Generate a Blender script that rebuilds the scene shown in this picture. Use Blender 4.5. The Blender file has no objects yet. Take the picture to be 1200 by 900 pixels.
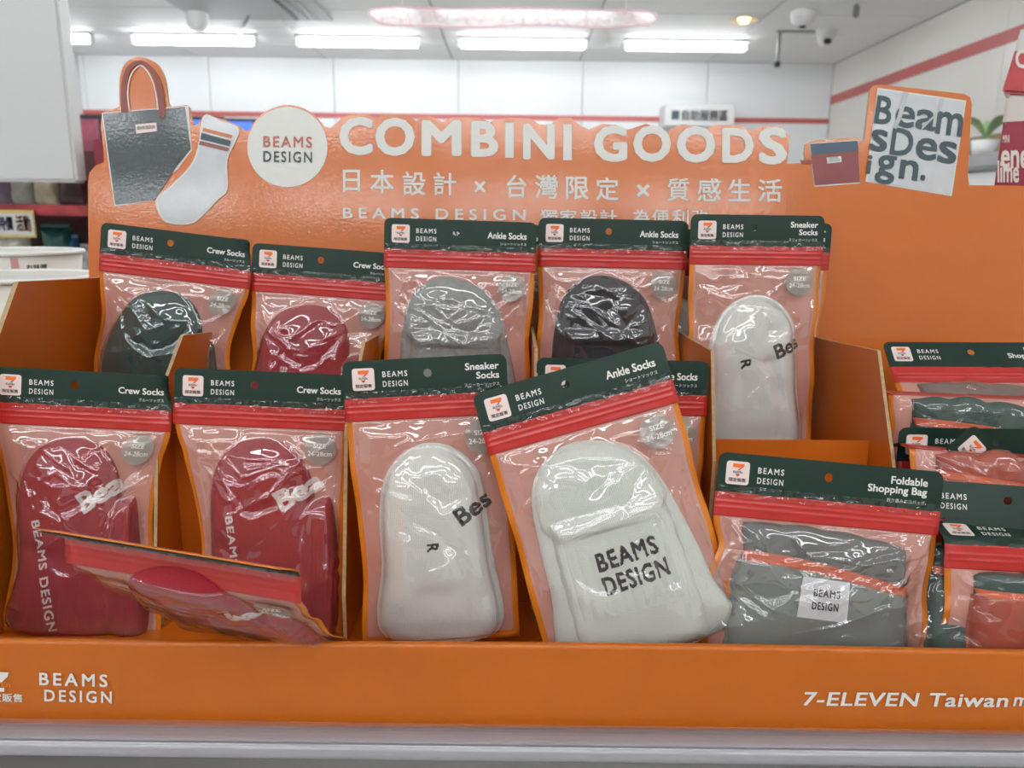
import bpy, bmesh, math, random
import numpy as np
from mathutils import Vector, Matrix
from mathutils.geometry import tessellate_polygon

random.seed(7)
S = bpy.context.scene
COL = S.collection
R = math.radians

# ------------------------------------------------------------------ camera
F = 900.0
CAMZ = 1.35
PITCH = R(12.4)
cam = bpy.data.cameras.new('camera')
cam.sensor_width = 36
cam.lens = 36 * F / 1200
cam.clip_start = 0.02
co = bpy.data.objects.new('camera', cam)
COL.objects.link(co)
MC = Matrix.Translation((0, 0, CAMZ)) @ Matrix.Rotation(math.pi / 2 - PITCH, 4, 'X') @ Matrix.Rotation(R(0.7), 4, 'Z')
co.matrix_world = MC
cam.dof.use_dof = True
cam.dof.focus_distance = 0.60
cam.dof.aperture_fstop = 9.0
S.camera = co

# ------------------------------------------------------------------ world and exposure
W = bpy.data.worlds.new('world')
S.world = W
W.use_nodes = True
W.node_tree.nodes['Background'].inputs[0].default_value = (0.9, 0.95, 1, 1)
W.node_tree.nodes['Background'].inputs[1].default_value = 0.3
S.view_settings.view_transform = 'Standard'
S.view_settings.look = 'None'
S.view_settings.gamma = 1
S.view_settings.exposure = -0.15
TUBE = 21.0
S.cycles.max_bounces = 8
S.cycles.diffuse_bounces = 4
S.cycles.glossy_bounces = 3
S.cycles.transmission_bounces = 4
S.cycles.transparent_max_bounces = 24
S.cycles.caustics_reflective = False
S.cycles.caustics_refractive = False
S.cycles.sample_clamp_indirect = 4.0

# ------------------------------------------------------------------ helpers
def un(px, py, d):
    return MC @ Vector(((px - 600) / F * d, (450 - py) / F * d, -d))

def ray(px, py):
    return MC.to_3x3() @ Vector(((px - 600) / F, (450 - py) / F, -1))

def onplane(px, py, p0, n):
    o = MC.translation
    r = ray(px, py)
    return o + r * ((p0 - o).dot(n) / r.dot(n))

def unX(px, py, X): return onplane(px, py, Vector((X, 0, 0)), Vector((1, 0, 0)))
def unY(px, py, Y): return onplane(px, py, Vector((0, Y, 0)), Vector((0, 1, 0)))
def unZ(px, py, Z): return onplane(px, py, Vector((0, 0, Z)), Vector((0, 0, 1)))

def lin(c):
    return tuple((x / 255 / 12.92 if x / 255 <= 0.04045 else ((x / 255 + 0.055) / 1.055) ** 2.4) for x in c) + (1,)

def mat(name, rgb, rough=0.5, metal=0.0, coat=0.0, bump=None, vary=None, spec=0.5, emit=0, sheen=0, cr=0.2):
    m = bpy.data.materials.new(name)
    m.use_nodes = True
    nt = m.node_tree
    b = nt.nodes['Principled BSDF']
    c = lin(rgb)
    b.inputs['Base Color'].default_value = c
    b.inputs['Roughness'].default_value = rough
    b.inputs['Metallic'].default_value = metal
    b.inputs['Coat Weight'].default_value = coat
    b.inputs['Coat Roughness'].default_value = cr
    b.inputs['Specular IOR Level'].default_value = spec
    b.inputs['Sheen Weight'].default_value = sheen
    if emit:
        b.inputs['Emission Color'].default_value = c
        b.inputs['Emission Strength'].default_value = emit
    tc = nt.nodes.new('ShaderNodeTexCoord')
    if vary:
        n = nt.nodes.new('ShaderNodeTexNoise')
        n.inputs['Scale'].default_value = vary[0]
        n.inputs['Detail'].default_value = 5
        nt.links.new(tc.outputs['Object'], n.inputs['Vector'])
        r = nt.nodes.new('ShaderNodeMapRange')
        r.inputs['From Min'].default_value = 0.3
        r.inputs['From Max'].default_value = 0.7
        r.inputs['To Min'].default_value = 1 - vary[1]
        r.inputs['To Max'].default_value = 1 + vary[1]
        nt.links.new(n.outputs['Fac'], r.inputs['Value'])
        mx = nt.nodes.new('ShaderNodeVectorMath')
        mx.operation = 'SCALE'
        mx.inputs[0].default_value = c[:3]
        nt.links.new(r.outputs['Result'], mx.inputs['Scale'])
        nt.links.new(mx.outputs['Vector'], b.inputs['Base Color'])
    if bump:
        bp = nt.nodes.new('ShaderNodeBump')
        bp.inputs['Strength'].default_value = bump[2]
        bp.inputs['Distance'].default_value = bump[3]
        if bump[0] == 'noise':
            n = nt.nodes.new('ShaderNodeTexNoise')
            n.inputs['Scale'].default_value = bump[1]
            n.inputs['Detail'].default_value = 2
            nt.links.new(tc.outputs['Object'], n.inputs['Vector'])
            nt.links.new(n.outputs['Fac'], bp.inputs['Height'])
        else:       # knit: fine columns of stitches
            w = nt.nodes.new('ShaderNodeTexWave')
            w.bands_direction = 'X'
            w.inputs['Scale'].default_value = bump[1]
            w.inputs['Distortion'].default_value = 1.5
            w.inputs['Detail Scale'].default_value = 3
            w2 = nt.nodes.new('ShaderNodeTexWave')
            w2.bands_direction = 'Z'
            w2.inputs['Scale'].default_value = bump[1] * 1.3
            w2.inputs['Distortion'].default_value = 1.5
            ad = nt.nodes.new('ShaderNodeMath')
            ad.operation = 'MULTIPLY_ADD'
            ad.inputs[1].default_value = 0.5
            nt.links.new(tc.outputs['Object'], w.inputs['Vector'])
            nt.links.new(tc.outputs['Object'], w2.inputs['Vector'])
            nt.links.new(w2.outputs['Fac'], ad.inputs[0])
            nt.links.new(w.outputs['Fac'], ad.inputs[2])
            nt.links.new(ad.outputs[0], bp.inputs['Height'])
        nt.links.new(bp.outputs['Normal'], b.inputs['Normal'])
        if coat:
            nt.links.new(bp.outputs['Normal'], b.inputs['Coat Normal'])
    return m

def film_mat(name, haze=0.08, tint=(1, 1, 1), gloss=2.2, rough=0.035, bs=0.25):
    m = bpy.data.materials.new(name)
    m.use_nodes = True
    nt = m.node_tree
    nt.nodes.clear()
    out = nt.nodes.new('ShaderNodeOutputMaterial')
    tr = nt.nodes.new('ShaderNodeBsdfTransparent')
    tr.inputs[0].default_value = tint + (1,)
    df = nt.nodes.new('ShaderNodeBsdfDiffuse')
    df.inputs[0].default_value = (0.9, 0.86, 0.84, 1)
    gl = nt.nodes.new('ShaderNodeBsdfGlossy')
    gl.inputs['Roughness'].default_value = rough
    tc = nt.nodes.new('ShaderNodeTexCoord')
    n = nt.nodes.new('ShaderNodeTexNoise')
    n.inputs['Scale'].default_value = 90
    n.inputs['Detail'].default_value = 2
    nt.links.new(tc.outputs['Object'], n.inputs['Vector'])
    bp = nt.nodes.new('ShaderNodeBump')
    bp.inputs['Strength'].default_value = bs
    bp.inputs['Distance'].default_value = 0.0015
    nt.links.new(n.outputs['Fac'], bp.inputs['Height'])
    nt.links.new(bp.outputs['Normal'], gl.inputs['Normal'])
    m1 = nt.nodes.new('ShaderNodeMixShader')
    m1.inputs[0].default_value = haze
    nt.links.new(tr.outputs[0], m1.inputs[1])
    nt.links.new(df.outputs[0], m1.inputs[2])
    fr = nt.nodes.new('ShaderNodeFresnel')
    ge = nt.nodes.new('ShaderNodeNewGeometry')      # thin sheet: same reflectance from either side
    io = nt.nodes.new('ShaderNodeMath')
    io.operation = 'MULTIPLY_ADD'
    io.inputs[1].default_value = -0.8333
    io.inputs[2].default_value = 1.5
    nt.links.new(ge.outputs['Backfacing'], io.inputs[0])
    nt.links.new(io.outputs[0], fr.inputs['IOR'])
    nt.links.new(bp.outputs['Normal'], fr.inputs['Normal'])
    mu = nt.nodes.new('ShaderNodeMath')
    mu.operation = 'MULTIPLY'
    mu.use_clamp = True
    mu.inputs[1].default_value = gloss
    nt.links.new(fr.outputs[0], mu.inputs[0])
    m2 = nt.nodes.new('ShaderNodeMixShader')
    nt.links.new(mu.outputs[0], m2.inputs[0])
    nt.links.new(m1.outputs[0], m2.inputs[1])
    nt.links.new(gl.outputs[0], m2.inputs[2])
    nt.links.new(m2.outputs[0], out.inputs[0])
    return m

def mesh_obj(name, v, f, m, parent=None, smooth=False, solid=0, off=0):
    me = bpy.data.meshes.new(name)
    me.from_pydata([tuple(map(float, p)) for p in v], [], [tuple(map(int, q)) for q in f])
    if m: me.materials.append(m)
    if smooth: me.shade_smooth()
    me.update()
    o = bpy.data.objects.new(name, me)
    COL.objects.link(o)
    if parent: o.parent = parent
    if solid:
        md = o.modifiers.new('s', 'SOLIDIFY')
        md.thickness = solid
        md.offset = off
    return o

def bm_obj(name, bm, m, parent=None, smooth=False):
    me = bpy.data.meshes.new(name)
    bm.to_mesh(me)
    bm.free()
    for k in (m if isinstance(m, list) else [m]): me.materials.append(k)
    if smooth: me.shade_smooth()
    o = bpy.data.objects.new(name, me)
    COL.objects.link(o)
    if parent: o.parent = parent
    return o

def empty(name, loc=(0, 0, 0), mw=None):
    o = bpy.data.objects.new(name, None)
    o.empty_display_size = 0.02
    COL.objects.link(o)
    if mw is not None: o.matrix_world = mw
    else: o.location = loc
    return o

def tag(o, label=None, cat=None, group=None, kind=None):
    if label: o['label'] = label
    if cat: o['category'] = cat
    if group: o['group'] = group
    if kind: o['kind'] = kind
    return o

def box(name, lo, hi, m, parent=None, bevel=0.0, seg=2):
    bm = bmesh.new()
    bmesh.ops.create_cube(bm, size=1)
    for v in bm.verts:
        v.co = Vector([lo[i] + (v.co[i] + .5) * (hi[i] - lo[i]) for i in range(3)])
    if bevel:
        bmesh.ops.bevel(bm, geom=bm.edges[:] + bm.verts[:], offset=bevel, segments=seg, affect='EDGES')
    return bm_obj(name, bm, m, parent)

def prism(name, pts, ext, m, parent=None, rim=None):
    """solid from a planar polygon of world points, thickness vector ext; rim = material of the cut edge"""
    bm = bmesh.new()
    ext = Vector(ext)
    a = [bm.verts.new(Vector(p)) for p in pts]
    b = [bm.verts.new(Vector(p) + ext) for p in pts]
    tri = tessellate_polygon([[Vector(p) for p in pts]])
    for t in tri:
        try:
            bm.faces.new([a[i] for i in t])
            bm.faces.new([b[i] for i in reversed(t)])
        except ValueError: pass
    n = len(pts)
    for i in range(n):
        f = bm.faces.new([a[i], a[(i + 1) % n], b[(i + 1) % n], b[i]])
        if rim: f.material_index = 1
    bmesh.ops.recalc_face_normals(bm, faces=bm.faces[:])
    return bm_obj(name, bm, [m, rim] if rim else m, parent)

def lathe(name, prof, m, parent=None, n=48, loc=(0, 0, 0)):
    v, f = [], []
    for r, z in prof:
        for k in range(n):
            a = 2 * math.pi * k / n
            v.append((loc[0] + r * math.cos(a), loc[1] + r * math.sin(a), loc[2] + z))
    for i in range(len(prof) - 1):
        for k in range(n):
            f.append((i * n + k, i * n + (k + 1) % n, (i + 1) * n + (k + 1) % n, (i + 1) * n + k))
    return mesh_obj(name, v, f, m, parent, smooth=True)

# text as flat triangles, cached: returns (N,2) points in a unit box and faces; bold by overlaid shifted copies
_tc = {}
def text2d(s, bold=0.0, space=1.0, n=4):
    k = (s, bold, space, n)
    if k in _tc: return _tc[k]
    c = bpy.data.curves.new('t', 'FONT')
    c.body = s
    c.dimensions = '2D'
    c.fill_mode = 'FRONT'
    c.resolution_u = 3
    c.space_character = space
    c.space_line = 0.95
    o = bpy.data.objects.new('t', c)
    COL.objects.link(o)
    me = bpy.data.meshes.new_from_object(o.evaluated_get(bpy.context.evaluated_depsgraph_get()))
    v = np.array([p.co[:2] for p in me.vertices], float)
    f = [tuple(p.vertices) for p in me.polygons]
    bpy.data.objects.remove(o)
    bpy.data.curves.remove(c)
    bpy.data.meshes.remove(me)
    V, FF, Z = [], [], []
    sh = [(0, 0)] if not bold else [(bold * math.cos(2 * math.pi * (i + .5) / n), bold * math.sin(2 * math.pi * (i + .5) / n)) for i in range(n)]
    for i, d in enumerate(sh):
        b = i * len(v)
        V.append(v + np.array(d))
        Z.append(np.full(len(v), i / max(1, len(sh))))
        FF += [tuple(q + b for q in t) for t in f]
    V = np.concatenate(V)
    lo, hi = V.min(0), V.max(0)
    V = (V - lo) / (hi - lo)
    _tc[k] = (V, FF, np.concatenate(Z), (hi - lo)[0] / (hi - lo)[1])
    return _tc[k]

def fit(s, x0, x1, y0, y1, bold=0.0, space=1.0, n=4, slant=0.0):
    """text stretched into the box; returns (N,3) u,v,layer and faces"""
    V, f, z, _ = text2d(s, bold, space, n)
    u = x0 + V[:, 0] * (x1 - x0) + slant * (V[:, 1]) * (y1 - y0)
    v = y0 + V[:, 1] * (y1 - y0)
    return np.stack([u, v, z], 1), f

def join(parts):
    V, FF, b = [], [], 0
    for v, f in parts:
        V.append(v)
        FF += [tuple(q + b for q in t) for t in f]
        b += len(v)
    return np.concatenate(V), FF

def poly2d(outer, holes=(), maxlen=0):
    loops = [[Vector((p[0], p[1], 0)) for p in outer]] + [[Vector((p[0], p[1], 0)) for p in h] for h in holes]
    flat = [p for l in loops for p in l]
    tri = tessellate_polygon(loops)
    if not maxlen:
        return np.array([(p.x, p.y, 0) for p in flat]), [tuple(t) for t in tri]
    bm = bmesh.new()
    vs = [bm.verts.new(p) for p in flat]
    for t in tri:
        try: bm.faces.new([vs[i] for i in t])
        except ValueError: pass
    return densify(bm, maxlen)

def densify(bm, maxlen):
    for _ in range(7):
        es = [e for e in bm.edges if e.calc_length() > maxlen]
        if not es: break
        bmesh.ops.subdivide_edges(bm, edges=es, cuts=1)
        bmesh.ops.triangulate(bm, faces=[f for f in bm.faces if len(f.verts) > 3])
    bm.normal_update()
    for f in bm.faces:
        if f.normal.z < 0: f.normal_flip()
    bm.verts.index_update()
    v = np.array([tuple(p.co) for p in bm.verts])
    f = [tuple(p.index for p in q.verts) for q in bm.faces]
    bm.free()
    return v, f

def dense(v, f, maxlen):
    bm = bmesh.new()
    vs = [bm.verts.new(p) for p in v]
    for t in f:
        try: bm.faces.new([vs[i] for i in t])
        except ValueError: pass
    return densify(bm, maxlen)

def rrect(x0, x1, y0, y1, r, n=5, only_top=False):
    P = []
    for cx, cy, a0, rr in ((x1 - r, y1 - r, 0, r), (x0 + r, y1 - r, 90, r), (x0 + r, y0 + r, 180, r), (x1 - r, y0 + r, 270, r)):
        if only_top and a0 >= 180:
            P.append((x0 if a0 == 180 else x1, y0))
            continue
        for k in range(n + 1):
            a = R(a0 + 90 * k / n)
            P.append((cx + rr * math.cos(a), cy + rr * math.sin(a)))
    return P

def circ(x, y, r, n=40, ry=None):
    return [(x + r * math.cos(2 * math.pi * k / n), y + (ry or r) * math.sin(2 * math.pi * k / n)) for k in range(n)]

def smooth_poly(pts, n=6, closed=True):
    """Catmull-Rom through the points"""
    P = [np.array(p, float) for p in pts]
    out = []
    N = len(P)
    for i in range(N if closed else N - 1):
        p0, p1, p2, p3 = (P[(i - 1) % N], P[i], P[(i + 1) % N], P[(i + 2) % N]) if closed else (P[max(i - 1, 0)], P[i], P[i + 1], P[min(i + 2, N - 1)])
        for k in range(n):
            t = k / n
            out.append(tuple(0.5 * (2 * p1 + (p2 - p0) * t + (2 * p0 - 5 * p1 + 4 * p2 - p3) * t * t + (3 * p1 - p0 - 3 * p2 + p3) * t ** 3)))
    if not closed: out.append(tuple(P[-1]))
    return out

def noise2(u, v, seed, scale):
    """smooth value noise, numpy"""
    rng = np.random.RandomState(seed)
    T = rng.rand(64, 64)
    x, y = u * scale + 17.3, v * scale + 5.1
    xi, yi = np.floor(x).astype(int), np.floor(y).astype(int)
    fx, fy = x - xi, y - yi
    fx, fy = fx * fx * (3 - 2 * fx), fy * fy * (3 - 2 * fy)
    g = lambda a, b: T[a % 64, b % 64]
    return (g(xi, yi) * (1 - fx) + g(xi + 1, yi) * fx) * (1 - fy) + (g(xi, yi + 1) * (1 - fx) + g(xi + 1, yi + 1) * fx) * fy

# ------------------------------------------------------------------ materials
M = {}
M['wall'] = mat('painted_wall', (222, 224, 224), 0.35, vary=(1.5, 0.02))
M['wall_b'] = mat('back_wall_panel', (236, 239, 241), 0.4, vary=(1.2, 0.02))
M['wall_r'] = mat('side_wall_panel', (232, 229, 222), 0.22, vary=(1.2, 0.02))
M['ceil'] = mat('ceiling_tile', (234, 235, 234), 0.6, vary=(2, 0.02))
M['ceil2'] = mat('ceiling_joint', (150, 150, 148), 0.6)
M['stripe'] = mat('red_stripe', (186, 92, 88), 0.35, vary=(3, .03))
M['floor'] = mat('floor_tile', (206, 204, 198), 0.3, vary=(3, 0.05))
M['tube'] = mat('tube_glow', (250, 252, 255), 0.5, emit=TUBE)
M['white_plastic'] = mat('white_plastic', (225, 226, 226), 0.35, vary=(6, .02))
M['grey_metal'] = mat('grey_metal', (150, 152, 152), 0.4, metal=0.6, vary=(9, .05))
M['dark'] = mat('dark_plastic', (40, 40, 44), 0.4, vary=(9, .05))
M['orange'] = mat('orange_board', (192, 98, 12), 0.42, coat=0.9, cr=0.07, bump=('noise', 380, 0.17, 0.0005), vary=(25, 0.025))
M['orange_front'] = mat('orange_board_front', (184, 94, 10), 0.4, coat=0.25, cr=.12, spec=.3, bump=('noise', 350, 0.1, 0.0005), vary=(25, 0.025))
M['orange_in'] = mat('orange_board_inner', (190, 94, 16), 0.40, coat=0.25, bump=('noise', 420, 0.2, 0.0005), vary=(25, 0.03))
M['kraft'] = mat('board_cut_edge', (176, 150, 112), 0.8, vary=(300, 0.15))
M['border'] = mat('orange_film_border', (222, 126, 30), 0.32, coat=0.4, bump=('noise', 500, 0.3, 0.0004), vary=(60, .03))
M['green'] = mat('green_header_print', (20, 46, 36), 0.42, coat=0.06, spec=.35, bump=('noise', 900, 0.25, 0.0003), vary=(40, .05))
M['red'] = mat('red_zip', (180, 38, 32), 0.35, coat=0.3, bump=('noise', 300, 0.3, 0.0005), vary=(40, .04))
M['pink'] = mat('hazed_pink_back', (208, 144, 128), 0.5, bump=('noise', 60, 0.3, 0.001), vary=(25, .04))  # orange back veiled by film haze, put straight into one salmon colour
M['white'] = mat('white_print', (232, 230, 224), 0.5, vary=(50, .02))
M['grey_print'] = mat('grey_print', (170, 168, 165), 0.5, vary=(50, .02))
M['logo_bg'] = mat('pale_logo_print', (238, 218, 212), 0.45, vary=(50, .02))
M['logo_or'] = mat('orange_logo_print', (236, 112, 42), 0.5, vary=(50, .02))
M['logo_red'] = mat('red_logo_print', (206, 52, 44), 0.5, vary=(50, .02))
M['logo_gr'] = mat('green_logo_print', (30, 96, 66), 0.5, vary=(50, .02))
M['black'] = mat('black_print', (38, 36, 40), 0.6, vary=(50, .03))
M['sock_white'] = mat('white_knit', (240, 238, 230), 0.9, bump=('knit', 280, 0.35, 0.0006), vary=(60, .02), sheen=.2)
M['sock_ivory'] = mat('greenish_white_knit', (234, 237, 226), 0.9, bump=('knit', 280, 0.35, 0.0006), vary=(60, .02), sheen=.2)
M['sock_red'] = mat('red_knit', (164, 24, 40), 0.9, bump=('knit', 280, 0.45, 0.0008), vary=(60, .07), sheen=.1)
M['sock_green'] = mat('green_knit', (24, 62, 56), 0.9, bump=('knit', 280, 0.4, 0.0008), vary=(60, .08), sheen=.1)
M['sock_grey'] = mat('grey_knit', (158, 160, 156), 0.9, bump=('knit', 280, 0.4, 0.0008), vary=(220, .13), sheen=.1)
M['sock_black'] = mat('black_knit', (24, 24, 30), 0.9, bump=('knit', 280, 0.4, 0.0008), vary=(60, .08), sheen=.1)
M['knit_white'] = mat('white_knit_letters', (240, 226, 220), 0.9, vary=(400, .05))
M['knit_black'] = mat('black_knit_letters', (44, 36, 38), 0.9, vary=(400, .15))
M['bag_grey'] = mat('grey_nylon', (128, 132, 126), 0.5, bump=('noise', 70, 0.5, 0.002), vary=(25, .05))
M['bag_dark'] = mat('dark_grey_nylon', (98, 98, 94), 0.5, bump=('noise', 70, 0.5, 0.002), vary=(25, .05))
M['bag_trim'] = mat('orange_bias_tape', (206, 90, 50), 0.6, bump=('noise', 600, 0.4, 0.0005), vary=(60, .05))
M['bag_green'] = mat('green_nylon', (40, 66, 58), 0.5, bump=('noise', 70, 0.5, 0.002), vary=(25, .05))
M['bag_rust'] = mat('rust_nylon', (160, 62, 36), 0.5, bump=('noise', 70, 0.5, 0.002), vary=(25, .05))
M['bag_brown'] = mat('brown_nylon', (120, 100, 90), 0.5, bump=('noise', 70, 0.5, 0.002), vary=(25, .05))
M['label_cloth'] = mat('white_woven_label', (232, 230, 232), 0.7, bump=('noise', 900, 0.3, 0.0003), vary=(80, .02))
M['film'] = film_mat('clear_film', 0.035, gloss=3.3, rough=0.02, bs=.04)
M['film_dim'] = film_mat('clear_film_soft', 0.03, gloss=1.5, bs=.06)
M['seal'] = film_mat('sealed_film', 0.0, gloss=2.0, bs=0.9)
M['acrylic'] = film_mat('clear_price_rail', 0.06, (0.97, 0.93, 0.92), .8, 0.1, 0.05)
M['rail'] = mat('grey_shelf_rail', (158, 156, 162), 0.3, coat=0.9, cr=.1, vary=(8, .03))
M['shelf'] = mat('shelf_metal', (170, 168, 166), 0.45, metal=0.2, vary=(8, .03))
M['tote_art'] = mat('dark_green_tote_print', (48, 60, 62), 0.45, coat=0.7, cr=.07, bump=('noise', 350, 0.13, 0.0005), vary=(60, .08))
M['grey_art'] = mat('pale_grey_print', (200, 204, 206), 0.45, coat=0.6, cr=.07, bump=('noise', 350, 0.13, 0.0005), vary=(60, .05))
M['slate_art'] = mat('slate_print', (62, 78, 84), 0.5, vary=(60, .06))
M['blue_art'] = mat('slate_blue_print', (72, 92, 108), 0.5, vary=(60, .06))
M['wine_art'] = mat('wine_print', (132, 62, 62), 0.45, coat=0.6, cr=.07, bump=('noise', 350, 0.13, 0.0005), vary=(60, .06))
M['strap_art'] = mat('brown_strap_print', (134, 70, 60), 0.5, vary=(60, .06))
M['circle_art'] = mat('off_white_disc_print', (222, 222, 216), 0.5, coat=0.2, vary=(60, .02))
def sticker_mat():
    m = film_mat('size_sticker', 0.62, (0.8, 0.8, 0.8), 1.6, 0.08, 0.1)
    for n in m.node_tree.nodes:
        if n.type == 'BSDF_DIFFUSE': n.inputs[0].default_value = lin((176, 172, 162))
    return m
M['sticker'] = sticker_mat()
M['cup'] = mat('paper_cup', (226, 224, 214), 0.5, vary=(20, .02))
M['magenta'] = mat('magenta_carton', (150, 40, 66), 0.35, coat=0.3, vary=(20, .04))
M['redcarton'] = mat('red_carton', (186, 54, 62), 0.35, coat=0.3, vary=(20, .04))
M['carton_white'] = mat('white_carton', (214, 212, 206), 0.4, vary=(20, .03))

# ------------------------------------------------------------------ the shop
CEIL = 2.8
BACKY = 7.85
WR = 3.05
XL, YB = -4.2, -7.0
def struct(o):
    o['kind'] = 'structure'
    return o
floor = struct(box('floor', (XL, YB, -0.05), (WR + .2, BACKY + .2, 0), M['floor']))
# ceiling: a slab with lay-in tiles, joints recessed
ceil = struct(box('ceiling', (XL, YB, CEIL + .012), (WR + .2, BACKY + .2, CEIL + .06), M['ceil2']))
tile_me = None
for i in range(25):
    y0 = BACKY - 0.6 * (i + 1)
    for j in range(6):
        x0 = WR - 1.22 * (j + 1)
        if y0 < YB: continue
        if tile_me is None:
            t = box('ceiling_tile', (0.006, 0.006, 0), (1.214, 0.594, 0.012), M['ceil'], ceil, 0.003, 1)
            tile_me = t.data
        else:
            t = bpy.data.objects.new('ceiling_tile', tile_me)
            COL.objects.link(t)
            t.parent = ceil
        t.location = (x0, y0, CEIL)
wall_back = struct(box('wall_back', (XL, BACKY + .02, 0), (WR, BACKY + .1, CEIL), M['ceil2']))
x = WR
while x > XL:
    box('wall_panel', (max(x - 1.2, XL), BACKY, 0), (x - .006, BACKY + .02, CEIL), M['wall_b'], wall_back, .002, 1)
    x -= 1.2
# red stripe along the back wall
z1, z0 = unY(500, 133.5, BACKY).z, unY(500, 139.5, BACKY).z
box('stripe', (XL, BACKY - .006, z0), (WR, BACKY, z1), M['stripe'], wall_back)
wall_right = struct(box('wall_right', (WR + .02, YB, 0), (WR + .1, BACKY, CEIL), M['ceil2']))
y = BACKY
while y > YB:
    box('wall_panel', (WR, max(y - 1.35, YB), 0), (WR + .02, y - .006, CEIL), M['wall_r'], wall_right, .002, 1)
    y -= 1.35
za, zb = unX(1075, 75, WR).z, unX(1075, 88, WR).z
box('stripe', (WR - .006, YB, zb), (WR, BACKY, za), M['stripe'], wall_right)
struct(box('wall_left', (XL - .1, YB, 0), (XL, BACKY, CEIL), M['wall']))
struct(box('wall_front', (XL, YB - .1, 0), (WR, YB, CEIL), mat('goods_wall', (110, 104, 100), .5, vary=(5, .3))))

# fluorescent battens
def tube_light(x0, x1, y, label, group):
    t = empty('ceiling_light', ((x0 + x1) / 2, y, CEIL))
    tag(t, label, 'light', group)
    L = (x1 - x0) / 2
    box('housing', (-L, -.05, -.022), (L, .05, 0), M['white_plastic'], t, .006)
    bm = bmesh.new()
    bmesh.ops.create_cone(bm, cap_ends=True, segments=20, radius1=.032, radius2=.032, depth=2 * L - .06)
    bmesh.ops.rotate(bm, verts=bm.verts, matrix=Matrix.Rotation(math.pi / 2, 3, 'Y'))
    bmesh.ops.translate(bm, verts=bm.verts, vec=(0, 0, -.054))
    o = bm_obj('tube', bm, M['tube'], t, True)
    for sgn in (-1, 1):
        box('lamp_holder', (sgn * L - .015, -.02, -.08), (sgn * L + .015, .02, -.028), M['white_plastic'], t, .004)
YT = unZ(600, 52.5, CEIL - .055).y
names = ['cut off by the white sign board', 'above the bag cut-out of the display', 'second from the left in the far row', 'above the middle of the display title', 'nearest the side wall in the far row']
for (a, b), nm in zip([(-85, 108), (155, 300), (347, 493), (537, 688), (731, 876)], names):
    xa, xb = unY(a, 50, YT).x, unY(b, 50, YT).x
    tube_light(xa, xb, YT, 'far white fluorescent tube, ' + nm, 'fluorescent tubes in the far row')
pitch = unY(731, 50, YT).x - unY(537, 50, YT).x
for k, y in enumerate((4.6, 3.4, 2.2, -0.6, -1.7, -2.75, -4.45)):  # unseen rows, some added to brighten far walls and glint on film and header
    for j in range(4):
        xc = unY(612, 50, YT).x + (j - 2) * pitch
        tube_light(xc - .62, xc + .62, y, 'fluorescent tube over the aisle, outside the picture, placed for its light and glints', 'fluorescent tubes nearer the viewer')

# ceiling fittings
v = empty('air_vent', (unZ(330, 8, CEIL).x, unZ(330, 8, CEIL).y, CEIL))
tag(v, 'grey ceiling air conditioner vent with a dark slot, top left', 'vent')
box('panel', (-.75, -.32, -.02), (.3, .32, 0), mat('vent_grey', (186, 188, 188), .5, vary=(5, .02)), v, .005)
for k in range(3):
    box('slot', (.02 + .07 * k, -.28, -.026), (.05 + .07 * k, .28, -.019), M['dark'] if k == 0 else M['grey_metal'], v, .002)
p = unZ(231, 22, CEIL - .06)
s = empty('ceiling_sensor', (p.x, p.y, CEIL))
tag(s, 'grey domed fitting on the ceiling left of the air vent, with a conduit', 'sensor')
lathe('dome', [(0.001, -.15), (.05, -.14), (.075, -.10), (.08, -.03), (.085, 0)], M['white_plastic'], s, 24)
bm = bmesh.new()
bmesh.ops.create_cone(bm, cap_ends=True, segments=10, radius1=.012, radius2=.012, depth=.8)
bmesh.ops.rotate(bm, verts=bm.verts, matrix=Matrix.Rotation(R(90), 3, 'X') @ Matrix.Rotation(R(25), 3, 'Y'))
bmesh.ops.translate(bm, verts=bm.verts, vec=(.2, .42, -.02))
bm_obj('conduit', bm, M['grey_metal'], s, True)
p = unZ(941, 22, CEIL - .05)
s = empty('smoke_detector', (p.x, p.y, CEIL))
tag(s, 'white round smoke detector on the ceiling, the farther from the side wall', 'detector')
lathe('body', [(0.001, -.10), (.03, -.10), (.075, -.075), (.085, -.03), (.085, 0)], M['white_plastic'], s, 24)
lathe('lens', [(0.001, -.115), (.022, -.11), (.028, -.095)], M['dark'], s, 16)
p = unZ(968, 43, CEIL - .05)
s = empty('security_camera', (p.x, p.y, CEIL))
tag(s, 'white dome security camera with a dark lens beside the side wall', 'camera')
lathe('base', [(.001, -.05), (.07, -.05), (.08, 0)], M['white_plastic'], s, 24)
lathe('dome', [(0.001, -.13), (.035, -.12), (.058, -.09), (.062, -.05)], M['white_plastic'], s, 24)
box('lens', (-.035, -.075, -.115), (.02, -.04, -.075), M['dark'], s, .008)
p = unZ(872, 22, CEIL)
s = empty('downlight', (p.x, p.y, CEIL))
tag(s, 'small warm recessed downlight glowing yellow in the ceiling', 'light')
lathe('trim_ring', [(.10, -.012), (.105, -.006), (.10, 0), (.075, -.002)], M['white_plastic'], s, 32)
lathe('bulb', [(0.001, -.035), (.03, -.028), (.045, 0)], mat('warm_bulb', (255, 206, 120), .5, emit=9), s, 20)
p = unZ(914, 36, CEIL)
s = empty('hanging_bracket', (p.x, p.y, CEIL))
tag(s, 'thin grey metal bracket hanging from the ceiling beside the camera', 'bracket')
box('rod', (-.012, -.012, -.24), (.012, .012, 0), M['grey_metal'], s, .003)
box('rail', (-.03, -.014, -.012), (.40, .014, 0), M['grey_metal'], s, .003)
box('foot', (-.02, -.02, -.27), (.02, .02, -.23), M['dark'], s, .004)
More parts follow.
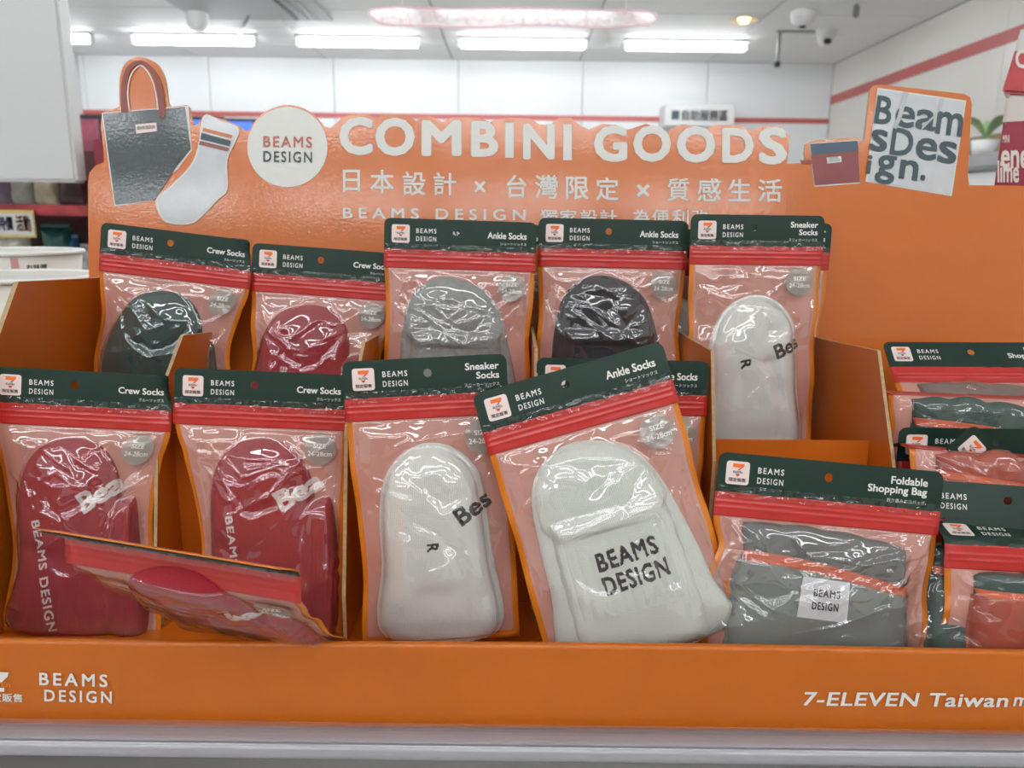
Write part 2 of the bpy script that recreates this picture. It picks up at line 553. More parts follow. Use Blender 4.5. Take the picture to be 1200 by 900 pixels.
p = unZ(1004, 5, CEIL)
s = tag(box('sprinkler', (p.x - .02, p.y - .02, CEIL - .09), (p.x + .02, p.y + .02, CEIL), M['grey_metal'], None, .012), 'small grey sprinkler head at the top of the ceiling, right', 'sprinkler')

# hanging clear sign with outlined characters, seen from the back
sg = empty('hanging_sign', (0, 0, 0))
tag(sg, 'long see-through sign with red outline hanging under the ceiling', 'sign')
YS = 5.2
out = smooth_poly([(432, 12), (470, 8), (540, 10), (600, 9), (680, 11), (752, 12), (770, 20), (755, 30), (700, 33), (640, 30), (560, 33), (480, 31), (445, 28)], 5)
pts = [unY(a, b, YS) for a, b in out]
cx = sum(p.x for p in pts) / len(pts); cz = sum(p.z for p in pts) / len(pts)
sg.location = (cx, YS, cz)
loc = [(p.x - cx, p.z - cz) for p in pts]
inn = [(a * .985, b * .82) for a, b in loc]
v2, f2 = poly2d(loc, [inn])
mesh_obj('outline', [(a, 0, b) for a, b, _ in v2], f2, mat('red_outline', (170, 130, 136), .4, vary=(9, .03)), sg, solid=.008)
v2, f2 = poly2d(inn)
mesh_obj('plate', [(a, 0.002, b) for a, b, _ in v2], f2, film_mat('sign_plate', .22, (1, 1, 1), 1, .1), sg, solid=.004)
tv, tf = fit('美味熱食專賣店', .86, -.86, -.045, .045, .02)
mesh_obj('lettering', [(a, -.006, b) for a, b, _ in tv], tf, film_mat('faint_sign_print', .25, (1, .93, .94), 1, .2), sg)
for sx in (-.7, .7):
    box('wire', (sx - .002, -.002, .03), (sx + .002, .002, CEIL - cz), M['grey_metal'], sg)

# back wall: coffee corner sign, screens
p0, p1 = unY(779, 147, BACKY - .3), unY(862, 122, BACKY - .3)
s = empty('wall_sign', ((p0.x + p1.x) / 2, BACKY - .3, (p0.z + p1.z) / 2))
tag(s, 'white rectangular sign with small dark characters below the back wall stripe', 'sign')
w_, h_ = (p1.x - p0.x) / 2, (p1.z - p0.z) / 2
box('board', (-w_, 0, -h_), (w_, .3, h_), M['white_plastic'], s, .006)
tv, tf = fit('自助服務區', -w_ * .52, w_ * .8, -h_ * .55, h_ * .45, .03)
mesh_obj('lettering', [(a, -.003, b) for a, b, _ in tv], tf, mat('soft_grey_print', (128, 132, 136), .5), s)
box('emblem', (-w_ * .82, -.004, -h_ * .45), (-w_ * .6, 0, h_ * .35), M['slate_art'], s, .002)
def screen(a, b, c, d, Y, m, label, name='monitor'):
    p0, p1 = unY(a, d, Y), unY(c, b, Y)
    s = empty(name, ((p0.x + p1.x) / 2, Y, p0.z))
    tag(s, label, 'screen')
    w_, h_ = (p1.x - p0.x) / 2, p1.z - p0.z
    box('frame', (-w_, 0, 0), (w_, .06, h_), M['dark'], s, .01)
    box('panel', (-w_ + .03, -.004, .03), (w_ - .03, .001, h_ - .03), m, s)
    return s
sb = mat('blue_screen', (70, 110, 220), .4, emit=.8)
m1 = screen(222, 137, 262, 172, BACKY - .062, sb, 'monitor with a blue picture, left of the round emblem')
m2 = screen(262, 139, 300, 172, BACKY - .062, sb, 'monitor with a blue picture, partly behind the round emblem')
m3 = screen(92, 134, 120, 210, 5.2, mat('magenta_poster', (140, 70, 88), .4, vary=(7, .5)), 'dark framed magenta poster between white board and display', 'framed_poster')
m3['category'] = 'poster'
box('stand', (-.03, .01, -m3.location.z), (.03, .05, .02), M['dark'], m3, .004)
box('foot', (-.16, -.1, -m3.location.z), (.16, .16, .02 - m3.location.z), M['dark'], m3, .004)

# right: counter with a plant below the side wall
s = empty('counter', (2.2, 3.2, 0))
tag(s, 'white counter with a grey ledge beyond the tote cut-out', 'counter')
zc = unX(1140, 196, 2.3).z
box('body', (-.3, -1.2, 0), (.7, 2.2, zc - .06), M['white_plastic'], s, .01)
box('ledge', (-.34, -1.24, zc - .06), (.72, 2.24, zc), M['grey_metal'], s, .01)
tag(box('back_board', (2.94, 2.2, 0), (3.0, 5.4, zc + .26), mat('olive_brown', (140, 128, 96), .6, vary=(4, .2))), 'olive brown board against the side wall behind the counter', 'board')
pq = unY(1151, 190, 3.5)
pt = empty('potted_plant', (pq.x, 3.5, zc))
tag(pt, 'small green plant on the ledge beyond the tote cut-out', 'plant')
lathe('pot', [(.001, 0), (.04, 0), (.055, .08), (.05, .08), (.045, .07), (.001, .07)], M['white_plastic'], pt, 20)
for k in range(7):
    a = k * 2.4
    bm = bmesh.new()
    pts = []
    for t in np.linspace(0, 1, 7):
        wv = .022 * math.sin(math.pi * (t * .9 + .08))
        r = .12 * t; z = .08 + .2 * t - .12 * t * t
        pts.append([bm.verts.new((r * math.cos(a) - q * wv * math.sin(a), r * math.sin(a) + q * wv * math.cos(a), z + .01 * abs(q))) for q in (-1, 0, 1)])
    for i in range(6):
        for j in range(2): bm.faces.new((pts[i][j], pts[i][j + 1], pts[i + 1][j + 1], pts[i + 1][j]))
    bm_obj('leaf', bm, mat('plant_leaf_green', (140, 168, 118), .5, vary=(30, .1)), pt, True)

# left: white sign board over a far gondola of packets
GY = 1.9
GX0, GX1 = -2.3, unY(103, 213, GY).x
zb = unY(60, 214, GY).z
g = empty('store_shelf', (GX1 - .6, GY, 0))
tag(g, 'shelf unit with white sign board and red price strip, far left', 'shelf')
def gb(name, lo, hi, m, b=.004):
    o = box(name, [lo[i] - (GX1 - .6, GY, 0)[i] for i in range(3)], [hi[i] - (GX1 - .6, GY, 0)[i] for i in range(3)], m, g, b)
    return o
xe = unY(80, 0, GY).x
gm = bmesh.new()
# sign board, slightly tapering as the photo shows
zt = 2.35
for P in ((GX0, zb), (GX1, zb), (xe + (GX1 - xe) * .0, zt), (GX0, zt)): pass
bmp = [Vector((GX0, GY, zb)), Vector((GX1, GY, zb)), Vector((GX1, GY, zt)), Vector((GX0, GY, zt))]
gm.free()
gb('sign_board', (GX0, GY - .05, zb), (GX1, GY, zt), M['wall'], .006)
gb('back_panel', (GX0, GY + .35, 0.1), (GX1 + .08, GY + .37, zb + .1), mat('maroon_back', (96, 46, 50), .5, vary=(9, .5)))
zs1 = unY(60, 242, GY).z
zs2 = unY(60, 300, GY).z - .06
gb('shelf_board', (GX0, GY + .0, zs1 - .02), (GX1 + .06, GY + .34, zs1), M['shelf'])
gb('price_strip', (GX0, GY - .02, zs1 - .022), (GX1 + .06, GY, zs1 + .004), mat('red_price_strip', (160, 56, 60), .4, vary=(22, .35)))
gb('shelf_board', (GX0, GY + .0, zs2 - .02), (GX1 + .06, GY + .34, zs2), M['shelf'])
gb('side_post', (GX1 + .03, GY - .02, 0), (GX1 + .07, GY + .36, zb + .1), mat('maroon_post', (136, 40, 52), .4, vary=(8, .05)))
def packet(x0, x1, Y, z, h, rgb, label, name='snack_packet', rib=True, w=.05):
    t = empty(name, ((x0 + x1) / 2, Y, z))
    tag(t, label, 'packet')
    hw = (x1 - x0) / 2
    U, V = np.meshgrid(np.linspace(-1, 1, 15), np.linspace(0, 1, 17))
    dome = np.sqrt(np.clip(1 - U ** 4, 0, 1) * np.clip(1 - (2 * V - 1) ** 4, 0, 1)) * w * .5
    nz = (noise2(U * hw * 40, V * h * 40, int(abs(x0) * 1000), 1) - .5) * .012
    vs, fs = [], []
    for sgn in (-1, 1):
        b = len(vs)
        Yv = sgn * (dome + np.where(dome > .003, nz, 0))
        vs += list(zip((U * hw).ravel(), Yv.ravel(), (V * h).ravel()))
        for i in range(16):
            for j in range(14):
                q = (b + i * 15 + j, b + i * 15 + j + 1, b + (i + 1) * 15 + j + 1, b + (i + 1) * 15 + j)
                fs.append(q if sgn < 0 else q[::-1])
    m = mat(name + '_film', rgb, .25, coat=.5, vary=(30, .25))
    mesh_obj('pouch', vs, fs, m, t, True)
    box('crimp', (-hw, -.003, h - .012), (hw, .003, h + .006), mat('crimp_film', tuple(min(255, c + 25) for c in rgb), .3), t, .001)
    return t
def gx(px): return unY(px, 240, GY + .1).x
for (a, b, rgb, lab) in [(-30, 6, (150, 130, 150), 'pale violet packet on the upper far shelf'), (12, 38, (168, 172, 158), 'grey green packet on the upper far shelf'), (40, 66, (206, 196, 166), 'cream packet with bright glints on the upper far shelf'), (68, 100, (70, 42, 44), 'dark brown packet on the upper far shelf')]:
    packet(gx(a), gx(b), GY + .12, zs1, (zb - zs1) * 1.15 + .03, rgb, lab)
hz = zs1 - zs2 - .05
for (a, b, rgb, lab, hh) in [(-25, 25, (206, 200, 186), 'cream packet under the red strip, far left', .85), (40, 74, (42, 104, 96), 'teal green packet on the far lower shelf', 1.0), (75, 82, (60, 110, 150), 'narrow blue packet beside the teal one', .8), (84, 101, (170, 168, 166), 'plain grey packet on the far lower shelf', .62), (28, 39, (70, 130, 176), 'light blue packet left of the teal one', .5)]:
    packet(gx(a), gx(b), GY + .12, zs2, hz * hh, rgb, lab)
def gx2(px): return unY(px, 262, GY - .03).x
pc = empty('price_card', (gx2(18), GY - .03, unY(20, 262, GY).z))
tag(pc, 'white price card with blue and orange characters on the far shelf', 'sign')
a0 = (gx2(40) - gx2(-6)) / 2
box('card', (-a0, -.002, -.032), (a0, .002, .032), mat('yellow_card', (214, 196, 120), .5, vary=(9, .03)), pc, .001)
box('face', (-a0 * .96, -.004, -.026), (a0 * .96, -.002, .024), M['carton_white'], pc)
tv, tf = fit('特價', -a0 * .8, -a0 * .05, -.016, .018, .03)
mesh_obj('lettering', [(a, -.006, b) for a, b, _ in tv], tf, mat('blue_print', (90, 140, 196), .5, vary=(9, .03)), pc)
tv, tf = fit('活動', a0 * .1, a0 * .85, -.018, .02, .03)
mesh_obj('lettering', [(a, -.006, b) for a, b, _ in tv], tf, mat('ochre_print', (206, 150, 84), .5, vary=(9, .03)), pc)

# ------------------------------------------------------------------ near shelf and rail
SHZ = 1.012
sh = empty('display_shelf', (0.1, .7, SHZ))
tag(sh, 'metal shop shelf with clear rail and rounded grey front under the orange display', 'shelf')
def rel(o, p): return [p[i] - o.location[i] for i in range(3)]
box('shelf_board', rel(sh, (-1.3, .464, SHZ - .02)), rel(sh, (1.4, 1.15, SHZ)), M['shelf'], sh, .002)
def extrude_x(name, prof, x0, x1, m, parent, off, seg=1, wob=0.0, smooth=True):
    xs = np.linspace(x0, x1, seg + 1)
    v, f = [], []
    n = len(prof)
    for i, x in enumerate(xs):
        for (y, z) in prof:
            v.append((x - off[0], y - off[1], z - off[2] + (wob * math.sin(x * 9 + .6) if wob else 0)))
    for i in range(seg):
        for k in range(n):
            f.append((i * n + k, i * n + (k + 1) % n, (i + 1) * n + (k + 1) % n, (i + 1) * n + k))
    f.append(tuple(range(n)))
    f.append(tuple(seg * n + k for k in reversed(range(n))))
    o = mesh_obj(name, v, f, m, parent)
    bm = bmesh.new(); bm.from_mesh(o.data); bmesh.ops.recalc_face_normals(bm, faces=bm.faces[:]); bm.to_mesh(o.data); bm.free()
    if smooth:
        o.data.shade_smooth()
        md = o.modifiers.new('e', 'EDGE_SPLIT'); md.split_angle = R(35)
    return o
YF = .452   # outer face of the front board
zl = unY(600, 757, YF).z      # top of front board
zr0 = unY(600, 850, YF - .004).z
zr1 = unY(600, 862, YF - .006).z
zr2 = unY(600, 893, YF - .012).z
prof = [(YF - .006, zr0), (YF - .003, zr0), (YF - .003, zr1 - .004), (YF - .006, zr1 - .004)]
extrude_x('clear_strip', prof, -1.2, 1.2, M['acrylic'], sh, sh.location)
prof = [(YF, zr1)]
for k in range(13):
    a = R(90 - 180 * k / 12)
    prof.append((YF - .006 - .011 * math.cos(a) ** .8, (zr1 + zr2) / 2 + (zr1 - zr2) / 2 * math.sin(a)))
prof.append((YF, zr2))
extrude_x('front_rail', prof, -1.2, 1.2, M['rail'], sh, sh.location)
for zz in (zr1 + .0005, zr1 - .0065, zr2 + .004):
    extrude_x('rail_ridge', [(YF - .0145, zz - .0007), (YF - .0155, zz), (YF - .0145, zz + .0007), (YF - .01, zz + .0007), (YF - .01, zz - .0007)], -1.2, 1.2, M['rail'], sh, sh.location)
# lower shelf's goods, mostly out of the picture
lows = tag(box('lower_shelf', (-1.2, .50, .70), (1.2, 1.1, .72), M['shelf'], None, .002), 'lower shelf deck just under the grey rail', 'shelf')

# ------------------------------------------------------------------ orange counter display
DS = empty('counter_display', (0, .6, SHZ))
tag(DS, 'orange cardboard display tray with a printed header and stepped pockets', 'display stand')
OFF = DS.location
def dprism(name, pts, ext, m=None, rim=True):
    return prism(name, [Vector(p) - OFF for p in pts], ext, m or M['orange_in'], DS, M['kraft'] if rim else None)
DXL, DXR = -.415, .66
HY, HLEAN = .765, R(7)
HP = Vector((0, HY, 1.25)); HN = Vector((0, math.cos(HLEAN), -math.sin(HLEAN)))
TFZ = 1.112   # floor of the rear tier
FLZ = SHZ + .004
def hp(px, py, up=0.0):
    return onplane(px, py, HP, HN) - HN * up
# header outline in the order of the cut
O = [(1330, 219), (1136, 217)]
O += [(1134, 205), (1139, 122), (1137, 114), (1130, 110), (1032, 99), (1024, 100), (1020, 106), (1013, 163), (1008, 166), (1004, 161), (950, 165), (944, 169), (943, 180), (944, 191), (922, 192), (924, 178), (925, 160), (915, 149), (900, 147), (886, 150), (880, 153), (868, 147), (838, 146), (834, 148), (824, 154), (815, 148), (800, 146), (788, 150), (780, 157), (772, 150), (757, 145), (742, 150), (736, 152), (722, 146), (706, 145), (690, 152), (680, 147), (669, 138), (655, 138), (645, 146), (632, 146), (622, 139), (600, 138), (582, 140), (574, 143), (560, 138), (530, 137), (519, 143), (505, 136), (495, 136), (488, 142), (478, 135), (465, 134), (452, 134), (440, 139), (430, 134), (415, 133), (402, 137), (391, 147), (387, 150)]
O += [(337 + 48 * math.cos(R(a)) * 1.02, 173 - 50 * math.sin(R(a))) for a in range(30, 165, 9)]
O += [(287, 153), (281, 148), (262, 140), (243, 135), (237, 137), (232, 146), (227, 146), (224, 138), (222, 126), (219, 123), (200, 125), (197, 120)]
O += smooth_poly([(196, 112), (193, 92), (186, 77), (176, 70), (164, 67), (152, 70), (144, 79), (140, 95), (140, 125)], 4, False)
O += [(124, 131), (119, 136), (118, 150), (121, 172), (122, 190), (112, 194), (105, 202), (103, 215), (104, 320)]
zlow = FLZ
pts = [hp(a, b) for a, b in O]
def hz_at(X, z):   # point on header plane at X, z
    t = (z - HP.z)
    return Vector((X, HY + t * math.tan(HLEAN), z))
left_x = pts[-1].x
pts += [hz_at(left_x - .002, zlow), hz_at(DXR, zlow)]
pts[0] = hz_at(DXR, pts[1].z)
hb = dprism('header_board', pts, tuple(HN * .0035), M['orange'])
hb.name = 'header_board'

def hprint(name, polys, m, up=.0006, texts=None):
    """flat print on the header board: polygons (with holes) in photo pixels projected on the board"""
    parts = []
    for q in polys:
        o_, h_ = (q, []) if not isinstance(q, dict) else (q['o'], q['h'])
        parts.append(poly2d([(a, -b) for a, b in o_], [[(a, -b) for a, b in h] for h in h_]))
    for t in (texts or []): parts.append(t)
    v2, f2 = join(parts)
    vs = [hp(a, -b, up + z * .00015) - OFF for a, b, z in v2]
    return mesh_obj(name, vs, f2, m, hb)
def htext(s, x0, x1, y_top, y_bot, bold=0, space=1.0, skew=0.0, n=4, rot=0.0):
    """text in photo pixels; skew = px drop per px of width"""
    v2, f2 = fit(s, x0, x1, -y_bot, -y_top, bold, space, n)
    v2 = v2.copy()
    if rot:
        cx_, cy_ = (x0 + x1) / 2, -(y_top + y_bot) / 2
        c, s_ = math.cos(rot), math.sin(rot)
        dx, dy = v2[:, 0] - cx_, v2[:, 1] - cy_
        v2[:, 0], v2[:, 1] = cx_ + c * dx - s_ * dy, cy_ + s_ * dx + c * dy
    v2[:, 1] -= (v2[:, 0] - x0) * skew
    return v2, f2
# big title: each letter boxed where the photo has it
TL = [('C', 398, 437, 137, 182), ('O', 440, 486, 138, 183), ('M', 494, 541, 141, 183), ('B', 552, 584, 142, 184), ('I', 592, 602, 144, 185), ('N', 613, 650, 145, 187), ('I', 660, 670, 146, 188), ('G', 696, 735, 147, 190), ('O', 742, 786, 147, 190), ('O', 793, 838, 148, 191), ('D', 846, 883, 150, 191), ('S', 889, 922, 149, 193)]
for c, a, b, t, d in TL: hprint('title_letter', [], M['circle_art'], .0006, [htext(c, a, b, t, d, .042 if c != 'I' else 0, n=8)])
KJ = [('日', 402, 422, 199, 225), ('本', 434, 462, 199, 227), ('設', 472, 499, 201, 229), ('計', 508, 535, 202, 229), ('×', 556, 569, 212, 226), ('台', 594, 617, 205, 232), ('灣', 627, 654, 205, 233), ('限', 663, 690, 207, 234), ('定', 698, 725, 208, 235), ('×', 746, 761, 216, 231), ('質', 782, 808, 209, 236), ('感', 817, 845, 209, 236), ('生', 853, 880, 210, 236), ('活', 888, 916, 210, 237)]
for c, a, b, t, d in KJ: hprint('subtitle_character', [], M['circle_art'], .0006, [htext(c, a, b, t, d, .018)])
hprint('small_lettering', [], M['circle_art'], .0006, [htext('BEAMS DESIGN', 402, 616, 243, 256, .022, 1.5, .012)] + [htext(c, a, a + 20, 245.5, 264, .015) for c, a in zip('獨家設計為便利改', (633, 656, 680, 703, 741, 764, 787, 810))])
hprint('emblem_disc', [circ(337, 172.5, 47, 56)], M['circle_art'])
hprint('emblem_lettering', [], mat('faded_red_print', (178, 104, 92), .5, vary=(60, .04)), .0012, [htext('BEAMS', 309, 366, 159.5, 172.5, .02, 1.25, .02)])
hprint('emblem_lettering', [], M['slate_art'], .0012, [htext('DESIGN', 309, 366, 177, 190, .02, 1.25, .02)])
# tote bag print with strap
hprint('printed_bag_outline', [[(119.5, 132.5), (221, 124), (225, 176), (209, 198), (186, 216), (180, 235), (134, 242)]], M['circle_art'], .0004)
hprint('printed_bag', [[(121, 133.5), (217, 125.5), (224, 175), (207, 196), (182, 234), (135.5, 240)]], M['tote_art'], .0008)
sm = smooth_poly([(147, 132), (146, 105), (150, 84), (160, 74), (170, 75), (182, 88), (188, 105), (191, 135)], 6, False)
def ribbon(pl, w0, w1):
    L, Rr = [], []
    n = len(pl)
    for i, p in enumerate(pl):
        a, b = pl[max(i - 1, 0)], pl[min(i + 1, n - 1)]
        tx, ty = b[0] - a[0], b[1] - a[1]
        l = math.hypot(tx, ty)
        t = i / (n - 1)
        w = w0 + (w1 - w0) * abs(2 * t - 1)
        L.append((p[0] - ty / l * w, p[1] + tx / l * w)); Rr.append((p[0] + ty / l * w, p[1] - tx / l * w))
    return L + Rr[::-1]
hprint('printed_strap', [ribbon(sm, 2.0, 4.2)], M['strap_art'], .0012)
sm2 = smooth_poly([(152.5, 130), (150.5, 108), (154, 89), (163, 78), (170, 80), (178, 92), (183, 108), (186, 129)], 6, False)
hprint('printed_strap_edge', [ribbon(sm2, .7, .8)], M['circle_art'], .0014)
hprint('printed_rivet', [{'o': circ(190.5, 137, 3.4, 16), 'h': [circ(190.5, 137, 1.6, 16)]}], M['strap_art'], .0014)
hprint('printed_tag', [[(159, 146.5), (184, 144), (185, 154), (160.5, 157)]], M['logo_bg'], .0014)
hprint('printed_tag_lettering', [], M['slate_art'], .0018, [htext('BEAMS DESIGN', 162, 182, 148.5, 152.5, .01, 1.1, -.08)])
# sock print
hprint('printed_sock_outline', [smooth_poly([(239, 136), (258, 141), (280, 150), (277, 165), (267, 188), (267, 222), (255, 235), (236, 255), (222, 263), (196, 261), (185, 247), (184, 232), (200, 218), (222, 196), (232, 174)], 4)], M['circle_art'], .0010)
hprint('printed_sock', [smooth_poly([(240, 138.5), (258, 143), (277.5, 151), (275, 165), (265, 188), (265, 220), (254, 233), (235, 252), (221, 260), (198, 259), (187.5, 246), (187, 234), (202, 219), (224, 197), (234, 174)], 4)], M['grey_art'], .0014)
hprint('printed_sock_stripe', [[(239, 150), (273.5, 159), (272, 163), (238, 154)]], mat('orange_stripe_print', (196, 120, 80), .5), .0018)
hprint('printed_sock_stripe', [[(237, 156), (271.5, 165.5), (270, 172), (235.5, 163.5)]], M['slate_art'], .0018)
hprint('printed_sock_stripe', [[(235, 165.5), (269.5, 174), (268, 178), (234, 170)]], M['wine_art'], .0018)
# pouch print
hprint('printed_pouch_outline', [[(948, 168), (1005, 164), (1008, 215), (954, 219)]], M['circle_art'], .0004)
hprint('printed_pouch', [[(950, 182.5), (1005.5, 178), (1007.5, 213.5), (954.5, 217.5)], [(937, 188), (951, 188), (951, 192), (939, 192.5)]], M['wine_art'], .0008)
hprint('printed_pouch_flap', [[(949, 169), (1004.5, 165), (1005.5, 178), (950.5, 183)]], M['blue_art'], .0010)
hprint('printed_pouch_trim', [[(950.5, 182), (1005.5, 177), (1005.5, 180), (951, 185)]], M['strap_art'], .0013)
hprint('printed_pouch_tag', [[(968, 185), (985, 183.5), (985.5, 190), (969, 192)]], M['circle_art'], .0013)
hprint('printed_pouch_lettering', [], M['slate_art'], .0016, [htext('BEAMS\nDESIGN', 971, 983, 185.2, 190, .01, 1.1, -.08)])
# tote with letters
hprint('printed_tote_outline', [[(1028, 103), (1132, 118), (1115, 230), (1014, 213)]], M['circle_art'], .0004)
hprint('printed_tote', [[(1029.5, 105), (1130.5, 119.5), (1113.5, 228.5), (1016, 212)]], M['grey_art'], .0008)
tot = []
for ch, a, b, t, d in [('B', 1026, 1044, 114, 145), ('e', 1049, 1071, 126, 149), ('a', 1073, 1096, 130, 152), ('m', 1097, 1127, 133, 158),
                       ('s', 1020, 1039, 153, 177), ('D', 1044, 1069, 152, 182), ('e', 1073, 1097, 163, 187), ('s', 1099, 1120, 167, 191),
                       ('i', 1016, 1020, 183, 203), ('g', 1026, 1048, 183, 215), ('n', 1054, 1075, 189, 210), ('.', 1078, 1083, 206, 211)]:
    tot.append(htext(ch, a - .5, b + .5, t - 1, d + 1, .022, n=4, rot=-.14))
hprint('printed_tote_lettering', [], M['slate_art'], .0014, tot)
hprint('printed_tote_strap', [[(1058, 108), (1064, 109), (1055, 140), (1049, 152), (1046, 150), (1051, 136)], [(1102, 115), (1105, 116), (1103, 127), (1091, 141), (1078, 154), (1080, 148), (1098, 131)]], mat('pale_strap_print', (186, 190, 192), .5, coat=.3, vary=(60, .04)), .0017)

# side wall on the left, dividers between the pockets (each its own board), from their silhouettes
def divider(X, prof, name='divider', th=.0028):
    """prof: pixel points of the stepped edge seen from inside, on the plane x = X"""
    P = [unX(a, b, X) for a, b in prof]
    yb = HY + (P[0].z - 1.25) * math.tan(HLEAN) - .004
    P[0].y = min(P[0].y, yb)
    P = [Vector((X, yb, P[0].z))] + P
    yf = P[-1].y
    P.append(Vector((X, yf, FLZ)))
    P.append(Vector((X, HY + (FLZ - 1.25) * math.tan(HLEAN) - .004, FLZ)))
    return dprism(name, P, (-th, 0, 0) if X < 0 else (th, 0, 0))
divider(-.408, [(112, 326), (22, 330), (-60, 560), (-160, 640)], 'side_wall', .004)
divider(-.285, [(286, 379), (215, 393), (186, 470), (184, 640)])
divider(-.128, [(452, 387), (428, 402), (408, 500), (405, 700)])
_a = [unX(a, b, .162) for a, b in ((806, 396), (833, 411), (835, 540))]
_p = [MC.inverted() @ Vector((.018, p.y, p.z)) for p in _a]
divider(.018, [(600 - F * q.x / q.z, 450 + F * q.y / q.z) for q in _p])
divider(.162, [(806, 396), (833, 411), (835, 540)])
divider(.302, [(962, 397), (1028, 411), (1046, 548)])
# rear tier: floor and its front wall
TY = .622
tw = unY(920, 516, TY).z
box('tier_front', (DXL + .01 - OFF.x, TY - OFF.y, FLZ - OFF.z), (.302 - OFF.x, TY + .003 - OFF.y, tw - OFF.z), M['orange_in'], DS, .0005)
box('tier_floor', (DXL + .01 - OFF.x, TY - OFF.y + .003, TFZ - .003 - OFF.z), (.302 - OFF.x, HY - .022 - OFF.y, TFZ - OFF.z), M['orange_in'], DS, .0005)
tf_ = unY(1010, 516, TY)
box('tray_floor', (DXL - OFF.x, YF + .004 - OFF.y, SHZ - OFF.z + .0003), (DXR - OFF.x, HY - .03 - OFF.y, FLZ - OFF.z), M['orange_in'], DS, .0005)
prof = [(YF + .0065, zr1 + .001), (YF + .0065, zl - .003)]
for k in range(7):
    a = R(0 + 180 * k / 6)
    prof.append((YF + .0035 + .003 * math.cos(a), zl - .003 + .003 * math.sin(a)))
prof += [(YF + .0005, zl - .003), (YF, zr1 + .001)]
lip = extrude_x('front_board', prof, DXL - .12, DXR, M['orange_front'], DS, OFF, 60, .0009)
def ltext(s, x0, x1, yt, yb, bold=0.0, space=1.0, skew=0.0, slant=0.0, m='white', name='lettering', polys=()):
    parts = []
    if s:
        v2, f2 = fit(s, x0, x1, -yb, -yt, bold, space, 4, slant)
        v2 = v2.copy(); v2[:, 1] -= (v2[:, 0] - x0) * skew
        parts.append((v2, f2))
    for q in polys: parts.append(poly2d([(a, -b) for a, b in q]))
    v2, f2 = join(parts)
    vs = [unY(a, -b, YF - .0006 - z * .0001) - OFF for a, b, z in v2]
    return mesh_obj(name, vs, f2, M[m], lip)
ltext('BEAMS', 46, 126, 788, 803, .024, 1.35, .03)
ltext('DESIGN', 52, 131, 808, 822, .024, 1.35, .03)
ltext('7-ELEVEN Taiwan ', 940, 1180, 811, 827, .022, 1.05, .008, .22)
ltext('m', 1187, 1204, 817, 827.5, .022, 1, 0, .22)
ltext('限定販售', -22, 26, 812, 822, .02, 1.1, .02)
ltext('', 0, 0, 0, 0, polys=[[(-14, 787), (10, 788), (9, 793), (-2, 803), (-10, 803), (0, 794), (-14, 792)], [(-10, 806), (5, 806), (5, 810.5), (-10, 810.5)]], name='emblem')
ltext('ELEVEn', -22, 12, 799, 804.5, .03, 1.0, .02, m='border')
# ------------------------------------------------------------------ pouches
def grid(u0, u1, v0, v1, nu, nv):
    U, V = np.meshgrid(np.linspace(u0, u1, nu + 1), np.linspace(v0, v1, nv + 1))
    f = []
    for i in range(nv):
        for j in range(nu):
            a = i * (nu + 1) + j
            f.append((a, a + 1, a + nu + 2, a + nu + 1))
    return U, V, f

class Layer:
    """a soft layer inside a pouch: star-shaped outline (mm) with a rounded height"""
    def __init__(s, pts, T, m, p=3.0, extra=None, ribs=None, c=None, name='sock', nr=34, conform=1.0, sm=5):
        P = np.array(smooth_poly(pts, sm)) if sm else np.array(pts, float)
        P = P / 1000
        s.c = np.array(c) / 1000 if c else P.mean(0)
        d = P - s.c
        a = np.arctan2(d[:, 1], d[:, 0]); r = np.hypot(d[:, 0], d[:, 1])
        o = np.argsort(a)
        s.a, s.r = a[o], r[o]
        s.T, s.p, s.m, s.extra, s.ribs, s.name, s.nr, s.cf = T / 1000, p, m, extra, ribs, name, nr, conform
    def R(s, a): return np.interp(a, np.concatenate([s.a - 2 * np.pi, s.a, s.a + 2 * np.pi]), np.tile(s.r, 3))
    def shape(s, u, v):
        d = np.hypot(u - s.c[0], v - s.c[1])
        q = np.clip(d / s.R(np.arctan2(v - s.c[1], u - s.c[0])), 0, 1)
        h = s.T * np.sqrt(np.clip(1 - q ** s.p, 0, 1))
        ins = q < .999
        if s.extra is not None: h = h + s.extra(u * 1000, v * 1000) / 1000 * np.clip((1 - q) * 6, 0, 1)
        return np.where(ins, h, 0), q

def crease(pts, amp, sig):
    """height change along a polyline, mm"""
    P = [np.array(p, float) for p in pts]
    def f(u, v):
        best = np.full(np.shape(u), 1e9)
        for a, b in zip(P[:-1], P[1:]):
            d = b - a
            t = np.clip(((u - a[0]) * d[0] + (v - a[1]) * d[1]) / (d @ d), 0, 1)
            best = np.minimum(best, np.hypot(u - a[0] - t * d[0], v - a[1] - t * d[1]))
        return amp * np.exp(-(best / sig) ** 2)
    return f
def add(*fs): return lambda u, v: sum(f(u, v) for f in fs)
def lump(seed, scale, amp): return lambda u, v: (noise2(u, v, seed, 1 / scale) - .5) * amp
def ribs(period, amp, u0=-999, u1=999, v0=-999, v1=999, ang=0.0):
    def f(u, v):
        x = u * math.cos(ang) + v * math.sin(ang)
        return amp * np.abs(np.sin(np.pi * x / period)) ** .7 * ((u > u0) & (u < u1) & (v > v0) & (v < v1))
    return f

def total_h(layers, U, V):
    H = np.zeros_like(U)
    for L in layers:
        h, q = L.shape(U, V)
        H = np.where(q < .999, np.maximum(H, H * L.cf + h), H)
    return H

HDR, ZIP = .0285, .0165

